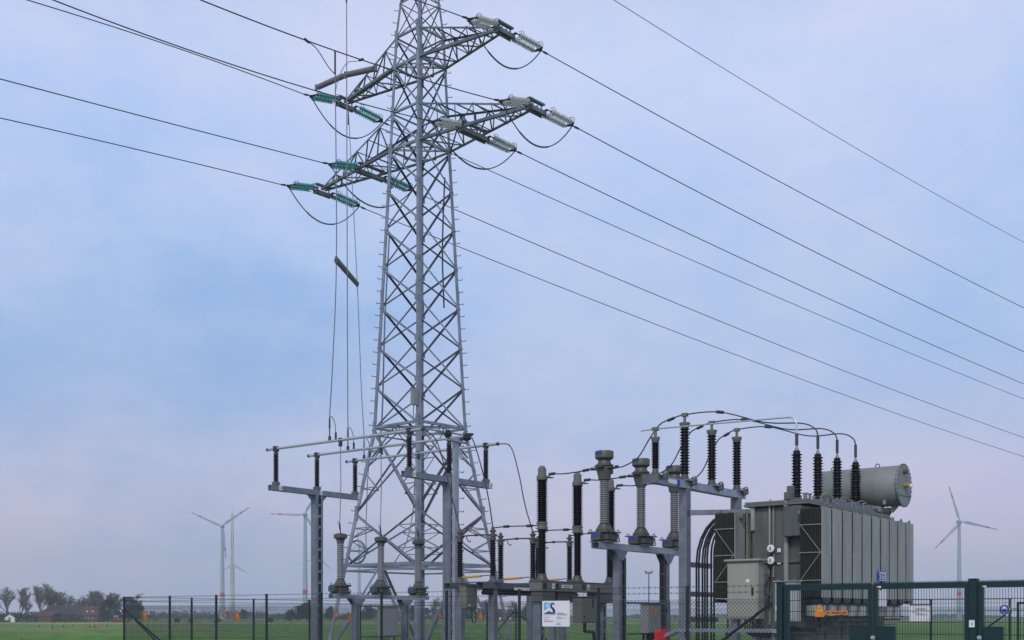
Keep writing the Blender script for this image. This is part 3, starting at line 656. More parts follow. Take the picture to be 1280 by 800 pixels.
# --- disconnectors
R1 = (-0.52, 31.05)
df = thing('disconnector_stand', 'low grey steel stand carrying three pairs of black disconnector insulators', 'steel frame', G(R1), ROT)
b = MB()
for y in (-0.12, 0.14, 1.05, 1.28): b.chan((-0.55, y, 2.62), (4.1, y, 2.62), 0.16, 0.06, 0.01, (0, -1 if y in (-0.12, 1.05) else 1, 0), Z)
for k in range(3): b.bb(k*SP-0.1, k*SP+0.1, -0.2, 1.4, 2.705, 2.735)
b.build('beam', M['galv_dark'], df, False, False)
MB().tube([(-0.45, -0.02, 2.42), (4.0, -0.02, 2.42)], 0.06, 10).tube([(-0.45, -0.02, 2.5), (4.0, -0.02, 2.5)], 0.03, 8).build('drive_shaft', M['rubber'], df)
for x, y in ((0.02, 0.01), (3.3, 0.01), (0.02, 1.17), (3.3, 1.17)): 
    MB().chan((x-0.08, y, 0.005), (x-0.08, y, 2.54), 0.2, 0.08, 0.012, (-1,0,0), (0,1,0)).chan((x+0.08, y, 0.005), (x+0.08, y, 2.54), 0.2, 0.08, 0.012, (1,0,0), (0,1,0)).build('column', M['galv'], df, False, False)
pl = MB().bb(0.75, 2.25, -0.16, -0.155, 2.5, 2.58).build('label_plate', M['white'], df, False, False)
mb = MB().cbox(-0.25, 0.25, -0.12, 0.12, 1.98, 2.6, 0.02).bb(-0.27, 0.27, -0.14, 0.14, 2.6, 2.62).build('drive_box', M['olive'], df); mb.location = (-0.62, 0.35, 0)
MB().cbox(-0.22, 0.22, -0.132, -0.118, 2.03, 2.55, 0.005).build('door', M['olive'], mb); MB().bb(-0.17, -0.07, -0.137, -0.132, 2.06, 2.1).build('plate', M['white'], mb)
g = MB()
for q in range(2): g.tube(smooth_path([(0.04+q*0.05, -0.05, 2.0), (0.04+q*0.05, -0.06, 1.72), (0.16+q*0.01, -0.06, 1.58+q*0.05), (0.28-q*0.04, -0.05, 1.7), (0.28-q*0.04, -0.03, 2.05)], 4), 0.009, 5)
g.build('cable_loops', M['rubber'], mb)
def make_disc(label, group):
    t = thing('disconnector', label, 'disconnector', (0,0,0), ROT, group)
    for y in (0, 1.166):
        i = MB().lathe(sheds(15, 0.98, 0.062, 0.1), (0,y,0.14), None, 18).build('insulator', M['black_ins'], t)
        MB().lathe([(0.12, 0), (0.12, 0.03), (0.085, 0.05), (0.085, 0.12), (0.1, 0.125), (0.1, 0.14)], (0,y,0)).build('base', M['galv_dark'], i)
        MB().lathe([(0.09, 0), (0.09, 0.07), (0.06, 0.1), (0.06, 0.22), (0.09, 0.23), (0.09, 0.27), (0.05, 0.28), (0.04, 0.36)], (0,y,1.12), None, 14).bb(-0.07, 0.07, y-0.1, y+0.1, 1.22, 1.28).build('terminal_head', M['olive_dark'], i)
    MB().tube([(0, 0.1, 1.27), (0, 0.52, 1.28), (0, 0.54, 1.28), (0, 0.62, 1.28), (0, 0.64, 1.28), (0, 1.07, 1.27)], [0.02, 0.02, 0.035, 0.035, 0.02, 0.02], 8).tube(smooth_path([(0.02, 0.95, 1.27), (0.03, 0.92, 1.16), (0.03, 0.84, 1.1), (0.03, 0.8, 1.14)], 3), 0.014, 5).build('contact_arm', M['fit'], t)
    r_ = MB().tube([(-0.09, 1.0, 0.12), (-0.09, 0.32, 0.15)], 0.032, 8).build('operating_rod', M['rod'], t)
    MB().tube([(-0.09, 0.32, 0.15), (-0.09, 0.0, 0.17)], 0.014, 6).build('rod_end', M['fit'], r_)
    return t
dw = ['disconnector pole beside the floodlight pole, black insulator pair with ochre rod', 'disconnector pole between the other two, its right insulator close to the breaker', 'disconnector pole mostly hidden behind the two left breaker columns']
d0 = None
for k in range(3):
    loc = G(R1, k*SP, 0, 2.735)
    if d0 is None: d0 = make_disc(dw[k], 'black disconnector poles'); d0.location = loc; d0.rotation_euler.z = ROT
    else: copy_tree(d0, loc, ROT, dw[k])
# --- circuit breaker
K1 = (0.79, 30.04); KS = 1.65
kb_ = thing('circuit_breaker', 'three pole circuit breaker with tall black two stage columns on a grey green frame', 'circuit breaker', G(K1), ROT)
MB().cbox(-0.3, 3.62, -0.2, 0.2, 2.44, 2.7, 0.01).bb(-0.33, 3.65, -0.215, 0.215, 2.7, 2.715).build('frame', M['olive'], kb_)
for x in (-0.2, 0.35, 1.62, 3.25): MB().bb(x-0.03, x+0.13, -0.206, -0.199, 2.5, 2.65).build('inspection_slot', M['rubber'], kb_)
MB().bb(0.62, 1.1, -0.209, -0.201, 2.54, 2.62).build('label_plate', M['white'], kb_)
q = MB()
for j in range(6): q.bb(0.68+j*0.06, 0.715+j*0.06, -0.212, -0.209, 2.56, 2.6)
q.build('text_line', M['ink'], kb_)
for k in range(3): phase_label(kb_, MW[kb_.name] @ Vector((k*KS+0.24, -0.206, 2.58)), 'L%d' % (k+1), A, Z, 0.12)
for a_, b_, w_ in ((-0.25, 0.35, 0.18), (0.55, 1.3, 0.12), (2.35, 3.3, 0.17)): MB().cbox(a_, b_, -w_, w_, 2.16, 2.44, 0.01).build('linkage_box', M['olive_dark'], kb_)
cbx = MB().cbox(1.22, 2.02, -0.42, -0.12, 1.6, 2.3, 0.015).bb(1.19, 2.05, -0.45, -0.1, 2.3, 2.325).build('drive_cabinet', M['olive'], kb_)
MB().cbox(1.26, 1.98, -0.435, -0.418, 1.64, 2.27, 0.004).build('door', M['olive'], cbx); MB().bb(1.72, 1.8, -0.44, -0.434, 2.02, 2.26).bb(1.31, 1.34, -0.45, -0.434, 1.72, 1.82).build('window', M['rubber'], cbx)
MB().tube(smooth_path([(1.6, -0.27, 1.6), (1.6, -0.27, 1.45), (1.62, -0.27, 1.38), (1.9, -0.27, 1.37), (2.05, -0.27, 1.3), (2.08, -0.27, 0.8), (2.08, -0.27, 0.3)], 4), 0.05, 8).build('cable_pipe', M['rubber'], cbx)
for x in (-0.08, 2.9): lattice_column(kb_, x, 0.05, 0.2, 2.44, M['galv'], 'leg', 0.24, 0.36)
b = MB().chan((0.4, -0.02, 0.005), (0.4, -0.02, 2.2), 0.16, 0.07, 0.01, (-1,0,0), (0,1,0)).chan((0.52, -0.02, 0.005), (0.52, -0.02, 2.2), 0.16, 0.07, 0.01, (1,0,0), (0,1,0)); b.build('leg', M['galv'], kb_, False, False)
for k in range(3):
    x = k*KS
    pole = MB().lathe([(0.19, 2.715), (0.19, 2.75), (0.15, 2.76), (0.115, 2.86), (0.115, 2.9)], (x,0,0), None, 20).build('pole', M['olive_dark'], kb_)
    MB().lathe(sheds(24, 1.16, 0.082, 0.12), (x,0,2.9), None, 20).build('shed_stack', M['black_ins'], pole)
    MB().lathe([(0.135, 4.06), (0.15, 4.07), (0.15, 4.1), (0.13, 4.11), (0.13, 4.2), (0.15, 4.21), (0.15, 4.25), (0.12, 4.26)], (x,0,0), None, 20).bb(x-0.04, x+0.2, -0.05, 0.05, 4.12, 4.15).build('middle_flange', M['olive'], pole)
    MB().lathe(sheds(22, 1.1, 0.105, 0.152), (x,0,4.26), None, 22).build('shed_stack', M['black_ins'], pole)
    MB().lathe([(0.14, 5.36), (0.145, 5.37), (0.145, 5.46), (0.125, 5.47), (0.125, 5.49), (0.11, 5.5), (0.11, 5.66), (0.075, 5.7), (0.07, 5.73)], (x,0,0), None, 20).bb(x-0.04, x+0.25, -0.2, -0.09, 5.42, 5.445).build('top_cap', M['olive'], pole)
# --- current transformers
C1 = (2.33, 28.86); CS = 1.78
cs = thing('steel_stand', 'galvanised steel stand of two columns carrying the round headed current transformers', 'steel stand', G(C1), ROT)
b = MB(); b.chan((-0.42, -0.12, 3.56), (4.0, -0.12, 3.56), 0.16, 0.07, 0.012, (0,-1,0), Z); b.chan((-0.42, 0.12, 3.56), (4.0, 0.12, 3.56), 0.16, 0.07, 0.012, (0,1,0), Z)
for k in range(3): b.bb(k*CS-0.26, k*CS+0.26, -0.26, 0.26, 3.645, 3.66)
b.build('crossbeam', M['galv_lt'], cs, False, False)
for x in (0.62, 3.05):
    c = MB(); c.chan((x-0.07, 0, 0.005), (x-0.07, 0, 3.47), 0.2, 0.09, 0.012, (-1,0,0), (0,1,0)); c.chan((x+0.07, 0, 0.005), (x+0.07, 0, 3.47), 0.2, 0.09, 0.012, (1,0,0), (0,1,0))
    for s in (-1, 1): c.prism([(-0.32, 0), (0.32, 0), (0.09, -0.26), (-0.09, -0.26)], (x, s*0.115, 3.475), (1,0,0), Z, (0,-1,0), 0.012)
    c.build('column', M['galv'], cs, False, False)
for x in (0.82, 2.86):
    d = MB().bb(x-0.05, x+0.06, -0.1, 0.04, 0.1, 3.3)
    if x > 2: d.tube([(x, -0.05, 3.28), (x-0.12, -0.05, 3.42), (x-0.2, -0.05, 3.52)], 0.04, 6)
    d = d.build('trunking_shade_fill', M['rubber'], cs, False, False)
    for z in [0.4+0.36*i for i in range(8)]: MB().bb(x-0.06, x+0.07, -0.106, 0.05, z, z+0.02).build('cable_tie', M['galv_dark'], d, False, False)
for z in (2.13, 1.33): MB().bb(0.72, 2.98, -0.2, -0.16, z-0.025, z+0.025).build('rail', M['galv_dark'], cs, False, False)
cb2 = thing('control_cabinet', 'grey control cabinet with an orange warning plate between the current transformer columns', 'cabinet', G(C1, 1.78, -0.3), ROT)
MB().cbox(-0.33, 0.33, -0.12, 0.13, 1.34, 2.1, 0.012).build('housing', M['cab_grey'], cb2); MB().cbox(-0.3, 0.3, -0.134, -0.118, 1.37, 2.07, 0.004).build('door', M['cab_grey'], cb2); MB().bb(-0.36, 0.36, -0.15, 0.15, 2.1, 2.115).build('roof', M['galv_dark'], cb2)
g = MB()
for q in range(6): g.tube([(-0.2+q*0.07, 0, 1.35), (-0.2+q*0.07, 0.0, 0.05)], 0.022, 6)
for x in (-0.28, 0.28): g.bb(x-0.025, x+0.025, 0.03, 0.08, 0.004, 1.34)
g.build('cable_feet', M['rubber'], cb2)
def bolt(o, x, y, z, s, parent, m='ink'):               # lightning arrow inside a triangle
    return MB().prism([(q[0]*s, q[1]*s) for q in ((0.03, 0.3), (-0.12, 0.02), (-0.02, 0.02), (-0.05, -0.22), (0.12, 0.1), (0.02, 0.1), (0.1, 0.3))], o, x, y, z, 0.003).build('lightning_arrow', M[m], parent, True, False)
def warn_sign(label, loc, x, s, group=None, back=False, cat='warning sign'):
    x = Vector(x).normalized(); y = Z; z = x.cross(y); loc = Vector(loc)
    t = thing('warning_sign', label, cat, loc, 0, group)
    MB().prism([(-0.5*s, 0), (0.5*s, 0), (0.05*s, 0.86*s), (-0.05*s, 0.86*s)], loc, x, y, z, 0.006).build('triangle', M['orange'], t, True, False)
    if not back:
        MB().prism([(-0.36*s, 0.08*s), (0.36*s, 0.08*s), (0, 0.72*s)], loc+z*0.006, x, y, z, 0.003).build('face', M['yellow'], t, True, False)
        bolt(loc+Z*0.3*s+z*0.009, x, y, z, s*0.75, t)
        MB().prism([(-0.55*s, -0.55*s), (0.55*s, -0.55*s), (0.55*s, -0.02*s), (-0.55*s, -0.02*s)], loc, x, y, z, 0.006).build('plate', M['orange'], t, True, False)
    else:
        MB().box(loc+Z*0.15*s+z*0.008, (0.8*s, 0.05*s, 0.006), (x, y, z)).build('bracket', M['rod'], t, True, False)
    return t
warn_sign('orange high voltage warning triangle on the grey cabinet door below the current transformers', MW[cb2.name] @ Vector((0.0, -0.14, 1.86)), A, 0.17)
def make_ct(label, group):
    t = thing('current_transformer', label, 'current transformer', (0,0,0), ROT, group)
    MB().cbox(-0.26, 0.26, -0.26, 0.26, 0.02, 0.22, 0.03).bb(-0.31, 0.31, -0.31, 0.31, 0.22, 0.245).bb(-0.27, 0.27, -0.27, 0.27, 0.0, 0.02).build('tank', M['olive_dark'], t)
    for sx in (-1, 1):
        for sy in (-1, 1): MB().ring((sx*0.25, sy*0.25, 0.245), 0.06, 0.012, (1,0,0), Z, 8, 4, 0, math.pi).build('lifting_lug', M['fit'], t)
    for x in (-0.18, 0.18): MB().tube([(x, -0.3, 0.2), (x, -0.32, 0.08), (x+0.05, -0.3, 0.0)], 0.016, 5).build('earth_strap', M['fit'], t)
    bx = MB().cbox(-0.42, -0.27, -0.14, 0.14, 0.02, 0.24, 0.01).build('terminal_box', M['olive_dark'], t)
    MB().bb(-0.425, -0.42, -0.07, 0.09, 0.12, 0.2).build('plate', M['blue'], bx)
    MB().lathe([(0.22, 0.245), (0.22, 0.31), (0.2, 0.33), (0.17, 0.38), (0.16, 0.42), (0.13, 0.43), (0.13, 0.46)], (0,0,0), None, 20).build('neck', M['olive_dark'], t)
    MB().lathe(sheds(20, 1.1, 0.098, 0.128), (0,0,0.46), None, 18).build('shed_stack', M['grey_ins'], t)
    hd_ = MB().lathe([(0.13, 1.56), (0.15, 1.57), (0.16, 1.65), (0.2, 1.8), (0.2, 1.9), (0.23, 1.91), (0.23, 1.94), (0.18, 1.96), (0.15, 2.05), (0.2, 2.08), (0.2, 2.1)], (0,0,0), None, 24).bb(-0.3, 0.3, -0.12, 0.12, 1.86, 1.89).bb(-0.12, 0.12, -0.3, 0.3, 1.84, 1.87).cbox(0.14, 0.27, -0.1, 0.1, 1.73, 1.85, 0.01).build('head', M['olive_dark'], t)
    MB().lathe([(0.225, 2.1), (0.235, 2.11), (0.235, 2.27), (0.225, 2.285), (0.05, 2.3)], (0,0,0), None, 28).build('expansion_cap', M['olive_dark'], hd_)
    MB().prism([(-0.1, -0.022), (0.1, -0.022), (0.1, 0.022), (-0.1, 0.022)], (-0.222, 0.03, 2.235), (-0.12,-0.99,0), Z, (-0.99,0.12,0), 0.016).build('plate', M['blue'], hd_)
    MB().tube([(0, -0.2, 1.84), (0, -0.42, 1.86)], 0.026, 6).tube([(0, 0.2, 1.84), (0, 0.42, 1.86)], 0.026, 6).bb(-0.04, 0.04, -0.4, -0.33, 1.83, 1.9).bb(-0.04, 0.04, 0.33, 0.4, 1.83, 1.9).build('terminals', M['fit'], hd_)
    return t
cw = ['tallest looking current transformer with round cap at the left end of its stand', 'current transformer with round cap in the middle of its stand', 'current transformer with round cap half hidden by the arrester column']
c0 = None
for k in range(3):
    loc = G(C1, k*CS, 0, 3.66)
    if c0 is None: c0 = make_ct(cw[k], 'round headed current transformers'); c0.location = loc; c0.rotation_euler.z = ROT
    else: copy_tree(c0, loc, ROT, cw[k])
# --- arrester gantry
G1 = (4.146, 27.46); GSP = 1.38
gt = thing('arrester_gantry', 'tall galvanised column and inclined looking crossbeam carrying four surge arresters', 'gantry', G(G1), ROT)
b = MB(); b.chan((-1.6, -0.11, 4.93), (3.05, -0.11, 4.93), 0.18, 0.07, 0.012, (0,-1,0), Z); b.chan((-1.6, 0.11, 4.93), (3.05, 0.11, 4.93), 0.18, 0.07, 0.012, (0,1,0), Z)
for k in range(-1, 3): b.bb(k*GSP-0.2, k*GSP+0.2, -0.18, 0.18, 5.022, 5.036)
b.build('crossbeam', M['galv_lt'], gt, False, False)
for x in (0.0, 2.72):
    MB().chan((x-0.1, 0, 0.005), (x-0.1, 0, 4.83), 0.22, 0.1, 0.014, (-1,0,0), (0,1,0)).chan((x+0.1, 0, 0.005), (x+0.1, 0, 4.83), 0.22, 0.1, 0.014, (1,0,0), (0,1,0)).bb(x-0.2, x+0.2, -0.2, 0.2, 0.004, 0.03).build('column', M['galv'], gt, False, False)
MB().bb(-1.62, -1.59, -0.2, 0.2, 4.83, 5.03).build('end_plate', M['galv_dark'], gt, False, False)
MB().bb(-1.05, -0.6, -0.128, -0.124, 4.88, 4.98).build('label_plate', M['white'], gt, False, False); MB().bb(-0.6, -0.45, -0.128, -0.1235, 4.86, 5.0).build('blue_plate', M['blue'], gt, False, False)
for k, s in ((0, 'L1'), (1, 'L2'), (2, 'L3')): phase_label(gt, MW[gt.name] @ Vector((k*GSP+0.2, -0.128, 4.93)), s, A, Z, 0.13)
b = MB()
b.bar((0, -0.13, 4.26), (0.9, -1.35, 4.28), 0.1, 0.12)
b.build('brace', M['galv'], gt, False, False)
for z, l in ((3.03, 1.1), (2.32, 1.15), (1.7, 1.4)): MB().bb(0.11, 0.11+l*1.1, -0.05, 0.05, z-0.06, z+0.06).build('cable_rail', M['galv_dark'], gt, False, False)
def make_arr(label, group, h=1.42, r=1.0):
    t = thing('surge_arrester', label, 'surge arrester', (0,0,0), ROT, group)
    MB().lathe([(0.14*r, 0), (0.14*r, 0.03), (0.1*r, 0.06), (0.085*r, 0.13), (0.085*r, 0.15)], (0,0,0), None, 18).build('base', M['olive_dark'], t)
    MB().lathe(sheds(16, h-0.3, 0.08*r, 0.122*r), (0,0,0.15), None, 20).build('shed_stack', M['black_ins'], t)
    MB().lathe([(0.09*r, 0), (0.1*r, 0.02), (0.13*r, 0.1), (0.13*r, 0.13), (0.05, 0.14), (0.035, 0.15), (0.035, 0.3)], (0,0,h-0.16), None, 18).bb(-0.05, 0.05, -0.07, 0.07, h+0.12, h+0.2).build('cap', M['olive'], t)
    c = MB().ring((0.1, -0.2, 0.03), 0.06, 0.012, (0.3,0.9,0), Z, 10, 4).tube(smooth_path([(0.1, -0.1, 0.05), (0.18, -0.2, 0.1), (0.2, -0.22, -0.05)], 3), 0.014, 5).cbox(0.06, 0.2, -0.24, -0.14, -0.1, 0.05, 0.01); c.build('surge_counter', M['galv_dark'], t)
    return t
aw = ['tallest black surge arrester, directly above the gantry column', 'black surge arrester second from the gantry column', 'black surge arrester at the far right end of the gantry beam']
a0 = None
for k in range(3):
    loc = G(G1, k*GSP, 0, 5.036)
    if a0 is None: a0 = make_arr(aw[k], 'black surge arresters'); a0.location = loc; a0.rotation_euler.z = ROT
    else: copy_tree(a0, loc, ROT, aw[k])
n0 = make_arr('smaller black surge arrester at the overhanging left end of the gantry beam', 'black surge arresters', 0.9, 0.8); n0.location = G(G1, -GSP, 0, 5.036); n0.rotation_euler.z = ROT

# ------------------------------------------------------------------ power transformer
T0 = (6.10, 24.51)
tr = thing('power_transformer', 'large grey green oil transformer with radiator banks and a round conservator', 'transformer', G(T0), ROT)
MB().cbox(-0.7, 3.95, -0.5, 0.72, 0.62, 4.1, 0.03).bb(-0.75, 4.0, -0.56, 0.78, 2.9, 2.96).bb(-0.74, 3.99, -0.54, 0.76, 1.4, 1.46).build('tank', M['tank'], tr, False)
MB().bb(-0.82, 4.07, -0.62, 0.84, 4.1, 4.15).bb(-0.8, 4.05, -0.6, 0.82, 4.158, 4.2).build('cover', M['olive'], tr, False, False)
tap = MB().cbox(-0.95, -0.7, -0.5, -0.12, 3.42, 4.06, 0.02).cbox(-0.84, -0.7, -0.2, -0.08, 4.2, 4.36, 0.01).cbox(-0.7, -0.56, -0.2, -0.08, 4.2, 4.5, 0.01).build('tap_changer', M['tank'], tr)
MB().tube([(-0.76, -0.1, 0.9), (-0.76, -0.1, 4.22)], 0.055, 10).tube([(-0.74, 0.28, 1.6), (-0.74, 0.28, 4.1), (-0.7, 0.28, 4.24)], 0.022, 8).tube([(-0.73, 0.2, 2.6), (-0.73, 0.2, 4.12)], 0.016, 6).bb(-0.77, -0.7, 0.62, 0.7, 3.6, 4.12).build('conduit', M['rad'], tr)
for z in (3.2, 2.95):
    gq = MB().lathe([(0.075, 0), (0.08, 0.02), (0.08, 0.05), (0.07, 0.055)], (-0.78, 0.22, z), (-1, 0, 0), 20).build('gauge', M['gauge'], tr)
    MB().box((-0.84, 0.225, z+0.015), (0.004, 0.02, 0.06)).bb(-0.842, -0.838, 0.2, 0.25, z-0.03, z-0.022).build('needle', M['ink'], gq, False, False)
MB().bb(-0.745, -0.735, 0.03, 0.11, 3.12, 3.2).bb(-0.745, -0.735, 0.03, 0.11, 2.87, 2.95).build('label_plate', M['white'], tr, False, False)
MB().tube(smooth_path([(-0.75, 0.22, 3.12), (-0.8, 0.25, 3.05), (-0.8, 0.3, 2.9), (-0.76, 0.26, 2.75), (-0.75, 0.28, 2.3), (-0.75, 0.28, 1.9)], 4), 0.018, 6).build('gauge_cable', M['rubber'], tr)
# radiators: a stack of flat plates each, headers top and bottom
def radiator(x, y0, y1, outer):
    w = 0.46; n = 12; b = MB(); b2 = MB(); st = (y1-y0)/n
    for k in range(n):
        y = y0+st*(k+0.5); yo = 0.004
        if k == 0: b.cbox(x, x+w, y0, y0+0.024, 2.15, 3.97, 0.006)      # the lighter outer plate that shows its flat side
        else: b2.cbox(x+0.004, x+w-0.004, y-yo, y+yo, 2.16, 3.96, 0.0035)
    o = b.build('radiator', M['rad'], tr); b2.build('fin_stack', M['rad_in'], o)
    ya, yb = (y0+0.03, y1+0.1) if outer < 0 else (y0-0.08, y1-0.03)
    for z in (3.88, 2.24): MB().tube([(x+w/2, ya, z), (x+w/2, yb, z)], 0.07, 10).build('header', M['olive'], o)
    h = MB()
    for z in (2.5, 3.06, 3.62): h.bb(x-0.012, x-0.002, y0+0.01, y1-0.01, z-0.007, z+0.007)
    for a in range(2): h.bar((x-0.009, y0+0.03, 3.06), (x-0.009, y1-0.03, 3.62 if a else 2.5), 0.008, 0.011)
    h.build('brace', M['rad'], o)
    ye = y0+0.03 if outer < 0 else y1-0.03
    MB().bb(x+0.2, x+0.28, ye-0.02, ye+0.1, 3.97, 4.0).ring((x+0.24, ye, 4.0), 0.042, 0.011, (1,0,0), Z, 8, 4, 0, math.pi).build('lifting_eye', M['olive'], o)
    MB().bb(x+0.05, x+0.43, ye-0.02, ye+0.08, 2.07, 2.15).build('foot', M['rubber'], o)
    return o
for k in range(10): radiator(-1.28+k*0.56, -1.1, -0.61, -1)
for k in range(8): radiator(-1.28+k*0.56, 0.807, 1.3, 1)
for k in range(9):
    x = -0.75+k*0.56
    f = MB().lathe([(0.19, 1.78), (0.2, 1.8), (0.2, 2.0), (0.17, 2.02), (0.17, 2.03)], (x-0.28, -0.86, 0), None, 18).build('fan', M['box_light'], tr)
    MB().lathe([(0.235, 2.03), (0.235, 2.12), (0.2, 2.13)], (x-0.28, -0.86, 0), None, 18).bb(x-0.32, x-0.24, -1.1, -0.6, 1.77, 1.79).build('fan_guard', M['rubber'], f)
MB().bb(-0.9, 3.9, -0.9, -0.84, 1.68, 1.73).bb(-0.9, 3.9, -0.52, -0.505, 1.0, 1.12).build('fan_rail', M['rubber'], tr, False, False)
# bushings
def bushing(k, z0, h):
    x = k*GSP*0.82
    return x
BX = [0.0, 1.14, 2.26, 3.40]; BZ = [4.24, 4.3, 4.33, 4.36]
for x, z in zip(BX, BZ):
    q = MB().lathe([(0.2, 4.2), (0.2, z-0.02), (0.17, z-0.01), (0.11, z+0.05), (0.11, z+0.08)], (x,0,0), None, 20).build('bushing', M['olive_dark'], tr)
    MB().lathe(sheds(15, 0.95, 0.075, 0.118, 0.108), (x,0,z+0.08), None, 20).build('shed_stack', M['black_ins'], q)
    MB().lathe([(0.075, 0), (0.075, 0.05), (0.05, 0.06)], (x,0,z+1.03), None, 14).build('top_flange', M['black_ins'], q)
    MB().lathe([(0.045, 0), (0.035, 0.05), (0.02, 0.07), (0.02, 0.13)], (x,0,z+1.09), None, 12).build('stud', M['galv'], q)
# conservator across the far end
CX, CZ, CR = 3.9, 4.87, 0.48
cv = MB().lathe([(CR*0.97, 0), (CR, 0.02), (CR, 0.5), (CR*1.004, 0.51), (CR*1.004, 0.53), (CR, 0.54), (CR, 1.97), (CR*0.97, 2.0)], (CX, -0.95, CZ), (0, 1, 0), 48).build('conservator', M['cons'], tr)
fl = MB().lathe([(CR+0.035, 0), (CR+0.035, 0.03)], (CX, -0.99, CZ), (0, 1, 0), 48).build('end_flange', M['cons'], cv)
s = MB()
for q in range(28): a = 2*math.pi*q/28; s.lathe([(0.014, -0.02), (0.014, 0.05)], (CX+math.cos(a)*(CR+0.02), -0.99, CZ+math.sin(a)*(CR+0.02)), (0,1,0), 6)
s.bar((CX-0.46, -0.994, CZ-0.25), (CX+0.46, -0.994, CZ-0.25), 0.012).build('flange_bolts', M['olive_dark'], cv)
MB().lathe([(0.06, 0), (0.06, 0.08), (0.045, 0.09)], (CX-0.05, -0.99, CZ+0.32), (0,-1,0), 14).build('oil_gauge', M['olive_dark'], cv)
MB().lathe([(0.045, 0), (0.045, 0.06), (0.06, 0.07), (0.06, 0.12)], (CX-0.02, -0.99, CZ+0.0), (0,-1,0), 14).build('valve', M['brass'], cv)
MB().lathe([(0.05, 0), (0.055, 0.14), (0.03, 0.16)], (CX+0.1, -0.99, CZ-0.01), (0,-1,0), 14).build('breather', M['gauge'], cv)
MB().ring((CX, -0.35, CZ+CR+0.03), 0.05, 0.012, (0,1,0), Z, 10, 5).ring((CX, 0.75, CZ+CR+0.03), 0.05, 0.012, (0,1,0), Z, 10, 5).build('lifting_eye', M['olive_dark'], cv)
g = MB()
for y in (-0.42, 0.6):
    g.bb(CX-0.1, CX+0.1, y-0.05, y+0.05, 4.15, CZ-CR+0.05); g.prism([(-0.36, 0.14), (0.36, 0.14), (0.1, -0.14), (-0.1, -0.14)], (CX, y-0.02, CZ-CR+0.05), (1,0,0), Z, (0,1,0), 0.04)
    g.prism([(-0.28, 0.2), (-0.05, -0.05), (0, 0.05), (-0.2, 0.22)], (CX-0.08, y-0.25, CZ-CR-0.1), (0,1,0), Z, (1,0,0), 0.1)
g.tube([(CX-0.9, -0.5, 4.3), (CX+0.25, -0.5, 4.3)], 0.07, 10).lathe([(0.1, 0), (0.1, 0.12)], (CX-0.45, -0.5, 4.24), None, 14).lathe([(0.1, 0), (0.1, 0.03)], (CX+0.25, -0.5, 4.3), (1,0,0), 12)
g.lathe([(0.045, 0), (0.045, 0.1)], (CX-0.3, -0.62, 4.42), None, 10).build('support', M['cons'], cv)
rnd = random.Random(5)
for q in range(26):                                        # small fittings scattered over the cover
    x = -0.5+q*0.17; y = rnd.uniform(-0.55, -0.3); h = rnd.uniform(0.05, 0.16)
    MB().lathe([(0.03, 4.2), (0.03, 4.2+h), (0.05, 4.2+h), (0.05, 4.22+h)], (x, y, 0), None, 8).build('cover_fitting', M['galv'], tr)
for x in (1.2, 2.0, 2.9): MB().bb(x, x+0.2, -0.55, -0.3, 4.2, 4.36).build('terminal_box', M['galv'], tr)
for x in (0.7, 1.75, 2.8): MB().tube(smooth_path([(x, -0.2, 4.2), (x+0.05, -0.25, 4.42), (x+0.15, -0.35, 4.46), (x+0.3, -0.42, 4.35), (x+0.35, -0.45, 4.22)], 4), 0.009, 6).build('earth_lead', M['ochre'], tr)
for sy in (-0.42, 0.62): MB().bb(-0.9, 4.1, sy-0.09, sy+0.09, 0.42, 0.62).build('base_rail', M['olive_dark'], tr, False, False)
MB().bb(-1.6, 4.8, -1.5, 1.6, 0.004, 0.42).build('foundation', M['concrete'], tr, False, False)
b = MB()
for z in (1.86, 1.6): b.tube([(-0.9, -0.9, z), (3.6, -0.9, z)], 0.018, 6)
for x in (-0.6, 0.3, 1.2, 2.1): b.tube([(x, -0.88, 1.74), (x, -0.88, 1.3)], 0.012, 5)
b.tube(smooth_path([(-1.05, -0.95, 1.56), (-0.6, -1.0, 1.6), (-0.2, -1.02, 1.72), (0.2, -1.0, 1.92)], 5), 0.04, 7)
b.build('cooling_cable', M['rubber'], tr)
# nameplates hung on the fourth radiator from the end
px = 1.80
sg = MB().bb(px-0.02, px+0.49, -1.135, -1.12, 2.55, 2.78).build('maker_plate', M['blue'], tr, False, False); 
for k, ch in enumerate('SGB'): 
    t_ = text('lettering', ch, 0.2, MW[tr.name] @ Vector((px+0.075+k*0.16, -1.139, 2.662)), A, Z, M['white'], tr); t_.parent = sg
MB().bb(px-0.02, px+0.49, -1.137, -1.136, 2.745, 2.758).bb(px-0.02, px+0.49, -1.137, -1.136, 2.57, 2.583).build('white_stripe', M['white'], sg, False, False)
MB().bb(px-0.02, px+0.5, -1.135, -1.12, 2.0, 2.45).build('rating_plate', M['white'], tr, False, False); MB().bb(px+0.06, px+0.16, -1.138, -1.135, 2.35, 2.39).build('text_line', M['ink'], tr, False, False)
